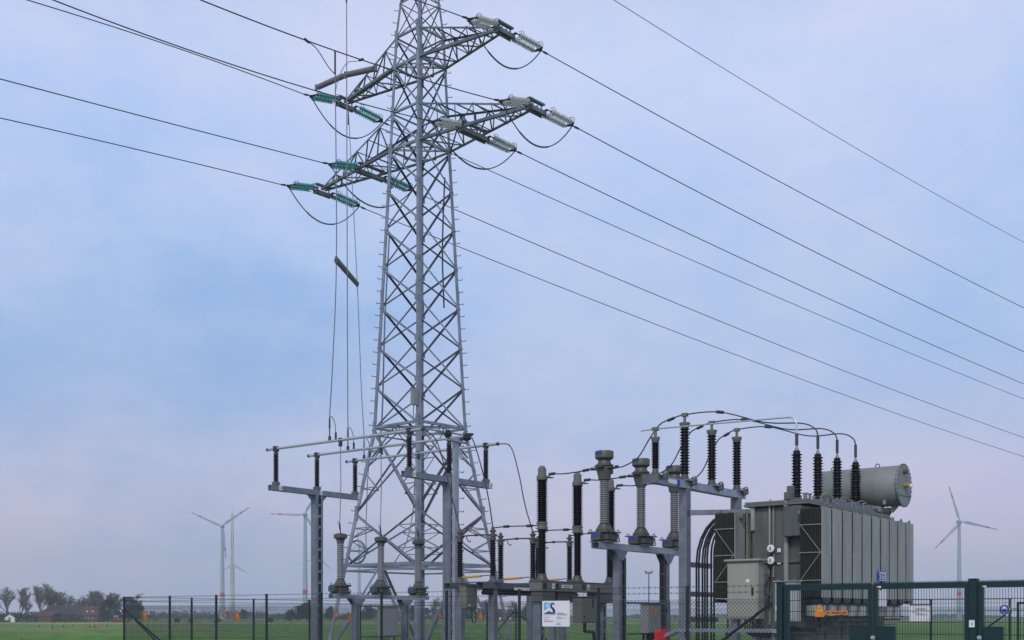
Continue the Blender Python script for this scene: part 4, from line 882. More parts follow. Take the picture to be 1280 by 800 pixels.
# attached control cabinet at the near end
cc = MB().cbox(-2.02, -1.72, -0.06, 0.62, 1.72, 2.88, 0.012).build('control_cabinet', M['cabinet'], tr)
MB().cbox(-2.035, -2.018, -0.03, 0.59, 1.76, 2.84, 0.005).build('door', M['cabinet'], cc); MB().cbox(-2.09, -1.66, -0.12, 0.67, 2.88, 2.93, 0.015).build('roof', M['cabinet'], cc)
MB().bb(-2.05, -2.033, 0.03, 0.07, 2.2, 2.36).build('handle', M['rubber'], cc, False, False); MB().bb(-2.04, -2.034, 0.12, 0.19, 2.46, 2.52).build('plate', M['white'], cc, False, False)
g = MB()
for y in (0.08, 0.5): g.bb(-1.92, -1.78, y-0.05, y+0.05, 0.43, 1.72)
for z in (2.2, 2.6): g.bb(-1.73, -0.7, 0.25, 0.31, z, z+0.06)
g.build('stand', M['galv'], cc, False, False)
g = MB()
for q in range(7): g.tube(smooth_path([(-1.95+0.02*q, 0.25-q*0.05, 1.72), (-1.97, 0.24-q*0.05, 1.5), (-1.95, 0.1-q*0.06, 1.4-0.01*q), (-1.9, -0.25-q*0.03, 1.5), (-1.8, -0.5-q*0.05, 1.56)], 5), 0.018, 6)
g.tube([(-1.8, -0.4, 1.52), (-1.4, -1.0, 1.5), (-0.9, -1.02, 1.52)], 0.045, 7)
g.build('cable_loops', M['rubber'], cc)
bx = MB().cbox(-2.0, -1.76, -0.86, -0.4, 1.66, 2.46, 0.02).bb(-2.03, -1.74, -0.88, -0.38, 2.46, 2.475).build('motor_drive_box', M['box_light'], tr)
MB().cbox(-2.014, -1.998, -0.82, -0.44, 1.7, 2.42, 0.004).build('door', M['box_light'], bx); MB().bb(-2.02, -2.013, -0.56, -0.44, 1.9, 1.98).build('plate', M['white'], bx, False, False); MB().bb(-2.02, -2.013, -0.7, -0.63, 2.1, 2.2).build('plate', M['white'], bx, False, False)
b = MB()
for y in (-0.8, -0.46): b.ring((-1.98, y, 2.47), 0.035, 0.01, (0,1,0), Z, 8, 4, 0, math.pi)
b.bb(-1.78, -0.7, -0.5, -0.44, 2.1, 2.16); b.bb(-1.9, -1.86, -0.66, -0.6, 0.43, 1.66)
b.build('bracket', M['galv'], bx, False, False)
# --- cables rising beside the gantry and bending to the low voltage side
xs = [870.5, 873.5, 878, 881, 884, 889, 892.5]
for q, u in enumerate(xs):
    D = 25.9+0.03*q; p0 = P(u, 770, D); ze = (4.1, 4.08, 4.05, 4.0, 3.95, 3.9, 3.82)[q]; r = (0.75, 0.72, 0.66, 0.6, 0.54, 0.46, 0.4)[q]
    hd2 = Vector((0.95, -0.12, 0)).normalized(); pts = [Vector((p0.x, p0.y, 0.0)), Vector((p0.x, p0.y, 1.5)), Vector((p0.x, p0.y, ze-r*1.5))]
    for a in range(1, 7): t = R(15*a); pts.append(Vector((p0.x, p0.y, ze-r*1.5))+hd2*(r*(1-math.cos(t)))+Z*(r*1.5*math.sin(t)))
    pts.append(pts[-1]+hd2*0.9)
    o = MB().tube(pts, 0.023, 9).build('power_cable', M['rubber'], loc=tuple(pts[0])); tag(o, f'thick black cable arching up behind the left radiator, {("first", "second", "third", "fourth", "fifth", "sixth", "seventh")[q]} from the gantry column', 'cable', 'black cables beside the gantry')
# --- leads between the apparatus
def lead(label, pts, r=0.017, m='wire', k=6, cat='lead wire', clamps=()):
    P3 = [Vector(p) if len(p) == 3 and not isinstance(p, tuple) else P(*p) for p in pts]
    path = smooth_path(P3, k); o = MB().tube(path, r, 6).build('lead_wire', M[m], loc=tuple(path[0])); tag(o, label, cat)
    if clamps:
        for i in clamps:
            p = P3[i]-path[0]; d = (P3[min(i+1, len(P3)-1)]-P3[max(i-1, 0)]).normalized()
            MB().tube([p-d*0.1, p-d*0.09, p+d*0.09, p+d*0.1], [0.02, 0.038, 0.038, 0.02], 8).build('clamp', M['fit'], o)
    return o
def mixz(a, e, t, z): q = a+(e-a)*t; return Vector((q.x, q.y, z))
kp = lambda k, y=0.0, z=0.0, x=0.0: MW[kb_.name] @ Vector((k*KS+x, y, z))
cp_ = lambda k, y=0.0, z=0.0, x=0.0: MW[cs.name] @ Vector((k*CS+x, y, z))
gp = lambda k, y=0.0, z=0.0, x=0.0: MW[gt.name] @ Vector((k*GSP+x, y, z))
tp = lambda k, z=0.0, y=0.0: MW[tr.name] @ Vector((BX[k], y, z))
rp = lambda k, y=0.0, z=0.0, x=0.0: MW[df.name] @ Vector((k*SP+x, y, z))
pn = ['left', 'middle', 'right']
for k in range(3):
    a, e = kp(k, -0.2, 5.45), cp_(k, 0.4, 5.52)
    lead(f'dark lead rising from the {pn[k]} breaker column to its current transformer', [a, a-B*0.12+Z*0.05, a+(e-a)*0.35+Z*0.0, a+(e-a)*0.7-Z*0.01, e-(e-a)*0.12, e], clamps=(1, 4))
    a, e = rp(k, 0.0, 4.18), kp(k, 0.1, 4.18)
    lead(f'short dark lead between the {pn[k]} disconnector pole and breaker column', [a, a+(e-a)*0.3+Z*0.02, a+(e-a)*0.8, e], clamps=(1, 2))
    c = cp_(k, -0.42, 5.52); g0 = gp(k, 0, 6.62); e = tp(k+1, BZ[k+1]+1.45)
    lead(f'dark lead from the {pn[k]} current transformer over its surge arrester to the transformer bushing',
         [c, c-B*0.14, mixz(c, g0, 0.3, c.z+0.18), mixz(c, g0, 0.48, c.z+0.62), mixz(c, g0, 0.64, g0.z-0.16), mixz(c, g0, 0.8, g0.z-0.07), g0, mixz(g0, e, 0.28, g0.z-0.04), mixz(g0, e, 0.62, g0.z-0.4), mixz(g0, e, 0.88, e.z+0.36), mixz(g0, e, 0.975, e.z+0.22), mixz(g0, e, 1.0, e.z+0.05), e-Z*0.1], 0.016, clamps=(5, 7))
    MBc = MB().tube([tp(k+1, BZ[k+1]+1.2), tp(k+1, BZ[k+1]+1.5)], 0.034, 8).build('bushing_clamp', M['fit'], tr, True)
g0 = gp(-1, 0, 6.1); e = tp(0, BZ[0]+1.5)
d = (e-g0); 
n_ = MB().tube([g0+B*0.38-Z*0.01, g0, mixz(g0, e, 0.5, g0.z-0.02)]+[Vector((e.x, e.y, g0.z-0.24))+B*(0.2*(1-math.sin(R(a))))+Z*(0.2*math.cos(R(a))) for a in range(0, 91, 15)]+[e-Z*0.1], 0.017, 10).build('neutral_tube', M['alu'], loc=tuple(g0))
tag(n_, 'pale tube conductor bent down to the first transformer bushing', 'tube conductor')
MB().tube([tp(0, BZ[0]+1.2), tp(0, BZ[0]+1.45)], 0.036, 8).build('bushing_clamp', M['fit'], tr, True)
lead('slack cable dropping from the middle busbar end to the disconnector', [G(A1, SP, -LB-0.78, ZBAR), P(592, 552, 33.0), P(602, 585, 32.4), P(611, 625, 31.7), rp(0, 0.0, 4.2)], 0.018)
lead('slack cable arching from the lowest busbar end down to the middle disconnector', [G(A1, 2*SP, -LB-0.5, ZBAR), P(638, 558, 35.6), P(648, 590, 34.6), P(656, 630, 33.4), rp(1, 0.02, 4.22)], 0.018, clamps=(0,))
lead('slack cable dropping from the highest busbar end behind the floodlight pole', [G(A1, 0, -LB-0.58, ZBAR), P(545, 550, 33.2), P(556, 585, 32.8), P(567, 630, 32.3), rp(0, 1.166, 4.2)], 0.018)
# --- down leads from the line to the busbars
l1 = LINE['ORl']; 
def nearest(fn, u):
    best = None
    for s in [i*0.04 for i in range(0, 1000)]:
        p = fn(s)
        if p.y < 2: break
        uu = 640+F*p.x/p.y
        if best is None or abs(uu-u) < best[0]: best = (abs(uu-u), p)
    return best[1]
tops = [nearest(LINE['ORl'], 419), nearest(LINE['URl'], 433), TC+TB*4.45+Z*23.55]
bots = [G(A1, 0, -2.56, ZBAR), G(A1, SP, -1.51, ZBAR), G(A1, 2*SP, -0.45, ZBAR)]
mids = []; RODS = []
for k in range(3):
    a, e = tops[k], bots[k]; um, vm_ = ((420.5, 325), (434, 340), (446.5, 355))[k]; va, ve = [HOR-F*(q.z-EYE)/q.y for q in (a, e)]; fm_ = (vm_-va)/(ve-va); m_ = P(um, vm_, a.y+(e.y-a.y)*fm_); RODS.append(m_)
    o = MB().tube(smooth_path([a, a+(m_-a)*0.15, m_, m_+(e-m_)*0.6, e+Z*0.8, e+Z*0.05], 6), 0.017, 5).build('down_lead', M['wire_lt'], loc=tuple(a))
    tag(o, ('vertical wire from the line left of the pylon down to the highest busbar', 'vertical wire coming from above the picture down to the middle busbar', 'vertical wire from the upper left arm tip down to the lowest busbar')[k], 'down lead', 'vertical down leads to the busbars')
    c = MB().tube([e+Z*0.04, e+Z*0.16, e+Z*0.17, e+Z*0.42, e+Z*0.43, e+Z*0.75], [0.05, 0.05, 0.02, 0.02, 0.032, 0.026], 7).tube([a, a-Z*0.7], 0.03, 6)
    q1 = e-B*0.28
    c.tube(smooth_path([e+Z*0.75, e+Z*0.78-B*0.1, e+Z*0.55-B*0.24, q1+Z*0.25], 4), 0.012, 5).tube([q1+Z*0.02, q1+Z*0.26], 0.036, 7)
    cc = c.build('clamp', M['fit'], o)
    for q in cc.data.vertices: q.co = q.co-a
    mids.append(lambda z, a=a, e=e: a+(e-a)*((a.z-z)/(a.z-e.z)))
def z_at(fn, v):
    lo, hi = 7, 24
    for _ in range(40):
        mi = (lo+hi)/2; p = fn(mi); vv = HOR-F*(p.z-EYE)/p.y
        if vv > v: lo = mi
        else: hi = mi
    return fn((lo+hi)/2)
pa, pb, pc = None, None, None
def rodins(label, ends, name='spacer_insulator'):
    t = thing(name, label, 'insulator', ends[0])
    for a, e in zip(ends, ends[1:]):
        d = (e-a).normalized(); L = (e-a).length
        MB().lathe([(0.02, 0), (0.03, 0.1)]+[(r+0.0, 0.1+h*(L-0.2)/(L)) for r, h in sheds(26, L, 0.066, 0.092)]+[(0.03, L-0.1), (0.02, L)], a, d, 14).build('rod', M['spacer'], t, True)
    for p in ends: MB().box(p, (0.08, 0.08, 0.2)).build('clamp', M['fit'], t, True)
    return t
rodins('grey ribbed spacer bar tying the three vertical wires together in mid air', [RODS[0], (RODS[0]+RODS[2])/2, RODS[2]])
up1 = nearest(LINE['IRl'], 395); up2 = nearest(LINE['ORl'], 470); upm = up1+(up2-up1)*0.5+Z*0.1
rodins('long grey two piece spacer rod between two conductors above the teal insulators', [up1+Z*0.1, upm, up2-Z*0.12], 'phase_spacer')

lb_ = LINE['ORl']; q0, q1, q2 = nearest(lb_, 383), nearest(lb_, 419), nearest(lb_, 452)
lead('slack tap wire looping from the conductor to the first vertical wire', [q0, q0+(q1-q0)*0.35-Z*0.14, q0+(q1-q0)*0.75-Z*0.55, q1-Z*0.72], 0.014, clamps=(0,))
lead('thin tap wire arching over the grey phase spacer rod', [q1-Z*1.3, q1+(q2-q1)*0.15-Z*0.75, q1+(q2-q1)*0.45-Z*0.25, q1+(q2-q1)*0.8-Z*0.1, q2], 0.011, 'wire_lt', clamps=(4,))

# ------------------------------------------------------------------ fences
FC = (-10.28, 30.25)                  # left front corner of the compound
def Fp(t, z=0.0): return Vector((FC[0], FC[1], 0))-B*t+Z*z          # along the front
HF, HM = 2.3, 2.06
def chain(b, L, r=0.0024, pitch=0.072):
    # diagonal wires of the woven mesh, local x = 0..L, z = 0.06..HM
    z0 = 0.06; H = HM-z0; n = int((L+H)/pitch)+1
    for s in (1, -1):
        for k in range(n):
            c = -H+k*pitch
            x0, x1 = c, c+H
            a0, a1 = max(0, x0), min(L, x1)
            if a1-a0 < 0.02: continue
            za, zb = z0+(a0-x0), z0+(a1-x0)
            y = 0.0018*s
            p, q = ((a0, y, za), (a1, y, zb)) if s > 0 else ((L-a0, y, za), (L-a1, y, zb))
            b.tube([p, q], r, 3, caps=False)
def fence(name, label, start, d, posts, L, braces, mesh_r=0.0036, gpost='post'):
    rz = math.atan2(d.y, d.x); t = thing(name, label, 'fence', start, rz)
    for x in posts:
        MB().tube([(x, 0.03, 0.0), (x, 0.03, HF)], 0.03, 8).lathe([(0.034, HF-0.03), (0.034, HF+0.005)], (x, 0.03, 0), None, 8).build('post', M[gpost], t)
    b = MB(); chain(b, L, mesh_r); 
    for z in (0.08, 1.0, 2.0, HM): b.tube([(0, 0.004, z), (L, 0.004, z)], 0.003, 3)
    b.build('chain_link_mesh', M['mesh'], t, smooth=False)
    for z in (2.18, 2.285):
        w = MB(); w.tube([(0, 0.035, z), (L, 0.035, z)], 0.0035, 4); x = 0.1
        while x < L:
            for k in (-1, 1): w.tube([(x+0.02*k, 0.035-0.025*k, z-0.022), (x-0.02*k, 0.035+0.025*k, z+0.022)], 0.0028, 3)
            x += 0.11
        w.build('barbed_wire', M['barb'], t, smooth=False)
    for x0, x1, z0 in braces: MB().tube([(x0, 0.05, z0), (x1, 0.05, 0.2)], 0.026, 8).lathe([(0.038, z0-0.06), (0.038, z0+0.02)], (x0, 0.03, 0), None, 8).build('brace', M[gpost], t)
    return t
u_posts = [154, 211, 269, 332, 400, 475.6, 557, 648, 747, 858]
def t_of_u(u, z=0): k = (u-640)/F; return (k*FC[1]-FC[0])/(0.793+0.609*k)
ts = [t_of_u(u) for u in u_posts]; ts[0] = 0.0
Lf = 18.42
fence('chain_link_fence', 'front chain link fence with dark posts and barbed wire before the substation', Fp(0), -B, ts, Lf, [(0.0, 2.9, 1.98), (Lf-0.05, Lf-2.6, 1.98)], 0.0036)
fence('chain_link_fence', 'side chain link fence running back from the left front corner post', Fp(0), A, [2.2*k for k in range(1, 8)], 17.1, [(0.05, 2.4, 1.98), (17.0, 14.6, 1.95)], 0.0034)
RC = Vector((FC[0], FC[1], 0))+A*17.1
fence('chain_link_fence', 'rear chain link fence behind the switchgear with a braced corner', RC, -B, [2.235*k for k in range(0, 9)], 17.95, [(0.05, 2.4, 1.95), (17.9, 15.6, 1.95)], 0.0034)
# rear pedestrian gate at the end of the rear fence
rg = thing('pedestrian_gate', 'dark framed small gate standing in the rear fence line', 'gate', RC-B*18.05, math.atan2(-B.y, -B.x))
b = MB()
for x in (0.06, 1.3): b.bb(x-0.03, x+0.03, -0.03, 0.03, 0.03, 2.2)
b.bb(0.09, 1.27, -0.03, 0.03, 2.14, 2.2).bb(0.09, 1.27, -0.03, 0.03, 0.05, 0.11); b.build('frame', M['post'], rg, False, False)
b = MB()
for q in range(24): x = 0.12+q*0.049; b.bb(x-0.003, x+0.003, -0.004, 0.004, 0.11, 2.14)
for q in range(10): b.bb(0.09, 1.27, 0.004, 0.012, 0.2+q*0.2, 0.208+q*0.2)
b.build('wire_mesh', M['mesh'], rg, False, False)
MB().bb(-0.09, 0.03, -0.01, 0.01, 1.98, 2.02).bb(-0.09, 0.03, -0.01, 0.01, 0.4, 0.44).build('hinge', M['galv'], rg, False, False)
MB().bb(1.42, 1.52, -0.05, 0.05, 0, 2.3).build('post', M['post'], rg, False, False)

# ------------------------------------------------------------------ green double gate
def gate_leaf(label, t0, t1, left_w, right_w, lock, comb=True):
    rz = math.atan2(-B.y, -B.x); g = thing('gate_leaf', label, 'gate', Fp(t0), rz, 'green mesh gate leaves'); L = t1-t0
    b = MB(); top = 2.27
    b.bb(0, left_w, -0.035, 0.035, 0.06, top).bb(L-right_w, L, -0.035, 0.035, 0.06, top).bb(left_w, L-right_w, -0.035, 0.035, top-0.075, top).bb(left_w, L-right_w, -0.035, 0.035, 0.06, 0.135)
    b.build('frame', M['green'], g, False, False)
    m = MB(); x = left_w+0.02
    while x < L-right_w-0.01: m.bb(x-0.0028, x+0.0028, -0.003, 0.003, 0.1, top-0.04); x += 0.041
    z = 0.25
    while z < top-0.1:
        for k in (-1, 1): m.bb(left_w-0.01, L-right_w+0.01, k*0.007-0.0035, k*0.007+0.0035, z-0.005, z+0.005)
        z += 0.178
    m.build('wire_mesh', M['green'], g, False, False)
    if comb:
        c = MB().bb(0, L, -0.012, 0.012, top+0.001, top+0.012); x = 0.01
        while x < L-0.01: c.prism([(-0.014, 0), (0.014, 0), (0, 0.032)], (x, 0.004, top+0.012), (1,0,0), Z, (0,-1,0), 0.008); x += 0.031
        c.build('spike_strip', M['green'], g, False, False)
    for x0, x1 in lock:
        p = MB().cbox(x0, x1, -0.05, 0.05, 1.28, 1.615, 0.008).build('lock_plate', M['green'], g, False)
    return g
tl = lambda u: t_of_u(u)
def gpost(label, t0, t1, h):
    g = thing('gate_post', label, 'gate post', Fp(t0), math.atan2(-B.y, -B.x), 'green gate posts'); w = t1-t0
    MB().cbox(0, w, -0.07, 0.07, 0, h, 0.008).build('shaft', M['green'], g); MB().bb(-0.006, w+0.006, -0.076, 0.076, h, h+0.012).build('cap', M['green'], g, False, False)
    return g
p1 = gpost('green gate post where the chain link fence ends', tl(972.3), tl(979.6), 2.32)
g1 = gate_leaf('left leaf of the green gate, carrying the orange warning signs', tl(980.4), tl(1090), 0.08, 0.06, [(tl(1063)-tl(980.4), tl(1085.5)-tl(980.4))])
g2 = gate_leaf('middle leaf of the green gate, wider, beside the wide lock post', tl(1091.8), tl(1211), 0.065, 0.06, [(tl(1097)-tl(1091.8), tl(1119)-tl(1091.8))])
p2 = gpost('wide green gate post with a small white square plate', tl(1211.6), tl(1222.2), 2.32)
g3 = gate_leaf('right leaf of the green gate, cut off by the picture edge', tl(1223), tl(1345), 0.075, 0.06, [(tl(1229)-tl(1223), tl(1254)-tl(1223))])
def on_gate(u, v): 
    t = t_of_u(u); p = Fp(t); return Fp(t, EYE+(HOR-v)/F*p.y)
FN = (-A)                                       # the gate faces the camera side (-a)
FNx = -B                                        # rightwards along the gate
def plate(t, name, m, u0, v0, u1, v1, off, th=0.004):
    a, e = on_gate(u0, v0), on_gate(u1, v1); c = (a+e)/2+FN*off; w = (e-a).dot(FNx); h = a.z-e.z
    return MB().box(c, (abs(w), abs(h), th), (FNx, Z, FN)).build(name, m, t, True, False)
q = on_gate(1216.5, 779.5); sg = thing('keyhole_plate', 'small white square plate with a dark mark on the wide gate post', 'plate', q+FN*0.08, 0)
plate(sg, 'board', M['white'], 1213, 775, 1220, 784, 0.082); plate(sg, 'keyhole', M['ink'], 1216, 778.7, 1217.2, 781.2, 0.086); plate(sg, 'border', M['grey_ink'], 1213, 774.6, 1220, 775.2, 0.086)
for g, (u0, v0), lab in ((g1, (1092.8, 732.5), 0), (g2, (1097, 732.6), 1), (g3, (1228.5, 732), 2)):
    if lab: plate(g, 'maker_tag', M['pink'], u0, v0, u0+2.8, v0+2.2, 0.038), plate(g, 'maker_tag', M['white'], u0+2.8, v0, u0+5, v0+2.2, 0.038)
def handle(g, u, v):
    q = on_gate(u, v); MB().lathe([(0.02, 0), (0.02, 0.06), (0.034, 0.07), (0.034, 0.1), (0.02, 0.115)], q+FN*0.05, FN, 14).lathe([(0.028, 0), (0.028, 0.012)], q-Z*0.07+FN*0.05, FN, 12).bar(q+FN*0.055-Z*0.1, q+FN*0.055+Z*0.02, 0.035, 0.01).build('handle', M['alu'], g, True)
handle(g2, 1094.5, 797); handle(g3, 1227, 797)
q = on_gate(1026, 765); warn_sign('orange high voltage warning triangle wired to the left gate leaf', q+FN*0.05, -B, 0.145)
q = on_gate(1047, 765.5); os_ = thing('warning_strip', 'long orange notice strip with dark text on the left gate leaf', 'notice strip', q+FN*0.05, 0)
plate(os_, 'strip', M['orange'], 1033, 763.6, 1061, 768.3, 0.05, 0.006)
for u0, u1 in ((1034.4, 1039.8), (1041, 1052.6), (1053.8, 1059.6)):
    u = u0; k = 0
    while u < u1-0.5:
        plate(os_, 'letter_row', M['ink'], u, 764.8+(0.3 if k % 3 == 1 else 0), u+0.62, 767.0, 0.0545, 0.001); u += 0.98; k += 1
# white board on the front fence
q = on_gate(696, 767); bs = thing('information_board', 'white information board with a blue S emblem on the front fence', 'sign', q+FN*0.03, 0)
plate(bs, 'board', M['white'], 678.9, 751.2, 713.2, 783.2, 0.03, 0.006)
def bp(u, v, off=0.0355):                        # zoomed crop pixel (870x800 over 670..720,744..790) to board point
    return on_gate(670+u/17.4, 744+v/17.4)+FN*off
def poly(pts, m, name, off):
    P_ = [bp(u, v, off) for u, v in pts]; c = P_[0]; b = MB().prism([((p-c).dot(FNx), (p-c).z) for p in P_], c, FNx, Z, FN, 0.001); return b.build(name, M[m], bs, True, False)
poly([(195, 340), (300, 260), (330, 160), (195, 160)][::-1], 'sky_blue', 'sky_field', 0.0345)
poly([(250, 260), (290, 240), (285, 185), (262, 185)], 'white', 'sun_disc', 0.0365)
def ribbon(pts, w, m, name, off):
    P_ = smooth_path([Vector((u, v, 0)) for u, v in pts], 5); l, r_ = [], []
    for i, p in enumerate(P_):
        t = (P_[min(i+1, len(P_)-1)]-P_[max(i-1, 0)]).normalized(); n = Vector((-t.y, t.x, 0)); ww = w*(0.55+0.6*i/len(P_))
        l.append(bp(p.x+n.x*ww, p.y+n.y*ww, off)); r_.append(bp(p.x-n.x*ww, p.y-n.y*ww, off))
    n = len(l); MB().add(l+r_, [(i, i+1, n+i+1, n+i) for i in range(n-1)]).build(name, M[m], bs, True, False)
ribbon([(425, 205), (385, 180), (352, 205), (350, 250), (385, 290), (412, 330), (415, 375)], 25, 'navy', 's_emblem', 0.037)
ribbon([(420, 200), (385, 175), (356, 195), (348, 235)], 18, 'blue', 's_emblem_top', 0.038)
poly([(195, 405), (440, 405), (430, 372), (400, 385), (360, 365), (340, 378), (322, 330), (300, 370), (270, 350), (255, 375), (215, 385)], 'navy', 'hill_emblem', 0.0375)
for (u0, u1, v, h, m) in ((195, 440, 425, 9, 'grey_ink'), (470, 625, 390, 13, 'ink'), (480, 700, 425, 13, 'ink'), (195, 330, 480, 9, 'grey_ink'), (195, 295, 527, 9, 'grey_ink'), (195, 400, 565, 12, 'ink'), (470, 570, 473, 7, 'grey_ink'), (470, 680, 493, 7, 'grey_ink'), (470, 600, 511, 7, 'grey_ink'), (470, 525, 563, 7, 'grey_ink'), (500, 575, 603, 7, 'grey_ink'), (470, 560, 622, 7, 'grey_ink'), (470, 575, 638, 7, 'grey_ink')):
    rnd = random.Random(u1+v); u = u0
    while u < u1-6:
        w = min(rnd.uniform(14, 46), u1-u); poly([(u, v+h/2), (u+w, v+h/2), (u+w, v-h/2), (u, v-h/2)], m, 'text_line', 0.0365); u += w+6
# signs on the rear and side fences
def Fs(u):     # point on the side fence
    k = (u-640)/F; t = (k*FC[1]-FC[0])/(0.609-0.793*k); return Vector((FC[0], FC[1], 0))+A*t
sl = [(180, 0, 'orange warning sign with plate behind the left corner brace of the fence'), (280, 1, 'plain orange warning triangle left of a matching sign, below the far white turbine'), (295.5, 0, 'orange warning sign with plate below the lattice mast'),
      (419, 1, 'plain orange warning triangle at the lower left pylon leg'), (434.5, 0, 'orange warning sign with plate just right of the lower left pylon leg'), (549, 1, 'plain orange warning triangle between pylon and floodlight pole'), (599.5, 0, 'orange warning sign with plate under the disconnector drive box')]
for u, back, lab in sl:
    p = Fs(u); warn_sign(lab, p+Z*(EYE+0.02)+FN*0.0+B*(-0.03), -B if False else Vector((0.86, -0.5, 0)), 0.2, 'orange warning signs on the side fence', bool(back))
def Rp(u): k = (u-640)/F; t = (k*RC.y-RC.x)/(0.793+0.609*k); return RC-B*t
warn_sign('plain orange warning triangle seen through the middle gate leaf', Rp(1120)+Z*1.76+FN*0.05, -B, 0.2, None, True)
q = Rp(1150.5); ws = thing('notice_board', 'white notice board with lines of small print on the rear fence', 'sign', q+Z*1.9+FN*0.06)
wx, wz = -B, Z
def wp(x, z, w, h, m, name, off=0.0): MB().box(q+Z*1.89+FN*(0.06+off)+wx*x+Z*z, (w, h, 0.004), (wx, Z, FN)).build(name, M[m], ws, True, False)
wp(0, 0, 0.62, 0.5, 'white', 'board'); wp(0, 0.245, 0.62, 0.035, 'rubber', 'top_rail', 0.004)
for x, z, w in ((0.02, 0.13, 0.3), (0.02, 0.1, 0.34), (0.02, 0.06, 0.16), (-0.14, 0.02, 0.2), (0.0, -0.03, 0.26), (0.06, -0.06, 0.36), (0.24, -0.2, 0.08)): wp(x, z, w, 0.016, 'grey_ink', 'text_line', 0.004)
q2 = Rp(1256); rs = thing('mandatory_sign', 'round blue sign showing a white helmet on the rear fence post', 'sign', q2+Z*1.98+FN*0.05)
def disc(r, m, name, off, a0=0, a1=360, dx=0, dz=0, sy=1.0):
    pts = [(dx+r*math.cos(R(a0+(a1-a0)*k/24)), dz+sy*r*math.sin(R(a0+(a1-a0)*k/24))) for k in range(25 if a1-a0 < 360 else 24)]
    MB().prism(pts, q2+Z*1.98+FN*(0.05+off), wx, Z, FN, 0.003).build(name, M[m], rs, True, False)
disc(0.15, 'white', 'rim', 0.0); disc(0.14, 'blue', 'disc', 0.004); disc(0.075, 'white', 'head_outline', 0.008, 180, 360, 0, 0.01, 1.5); disc(0.066, 'blue', 'face', 0.012, 180, 360, 0, 0.01, 1.5); disc(0.075, 'white', 'helmet', 0.008, 0, 180, 0, 0.018, 1.1)
# cable tray and red box behind the front fence
c0_, c1_ = P(848, 789.5, 24.2), P(972, 790.5, 21.2)
ct_ = thing('cable_tray', 'perforated galvanised cable tray running low behind the fence to the gate post', 'cable tray', (c0_.x, c0_.y, 0))
d = (c1_-c0_); b = MB(); b.bar(c0_, c1_, 0.2, 0.012)
yv = Z.cross(d.normalized())
for s in (-1, 1): b.bar(c0_+yv*0.1*s+Z*0.03, c1_+yv*0.1*s+Z*0.03, 0.006, 0.07)
k = 0
while k < 42: p = c0_+d*(k/42); b.bar(p-yv*0.106+Z*0.01, p-yv*0.106+Z*0.05, 0.03, 0.008); k += 1
c2_ = P(803, 812, 25.0); b.bar(c2_, c0_, 0.16, 0.012)
for s in (-1, 1): b.bar(c2_+yv*0.08*s+Z*0.03, c0_+yv*0.08*s+Z*0.03, 0.006, 0.06)
b.build('tray', M['galv_lt'], ct_, True, False)
g = MB()
for p in [c0_+d*f for f in (0.08, 0.52, 0.96)]+[c2_]: MB().bar(Vector((p.x, p.y, 0)), p-Z*0.01, 0.05).build('leg', M['galv'], ct_, True, False)
rb = P(827, 800, 24.5); rt = thing('red_box', 'bright red plastic box on a stake near the arrester column', 'box', (rb.x, rb.y, 0), R(20))
MB().prism([(-0.125, 0), (0.13, 0), (0.12, 0.34), (-0.04, 0.335), (-0.12, 0.27)], (0, -0.1, 1.16), (1,0,0), Z, (0,1,0), 0.2).build('cover', M['red'], rt, False, False)
MB().bb(-0.03, 0.03, -0.03, 0.03, 0, 1.16).build('stake', M['galv'], rt, False, False)

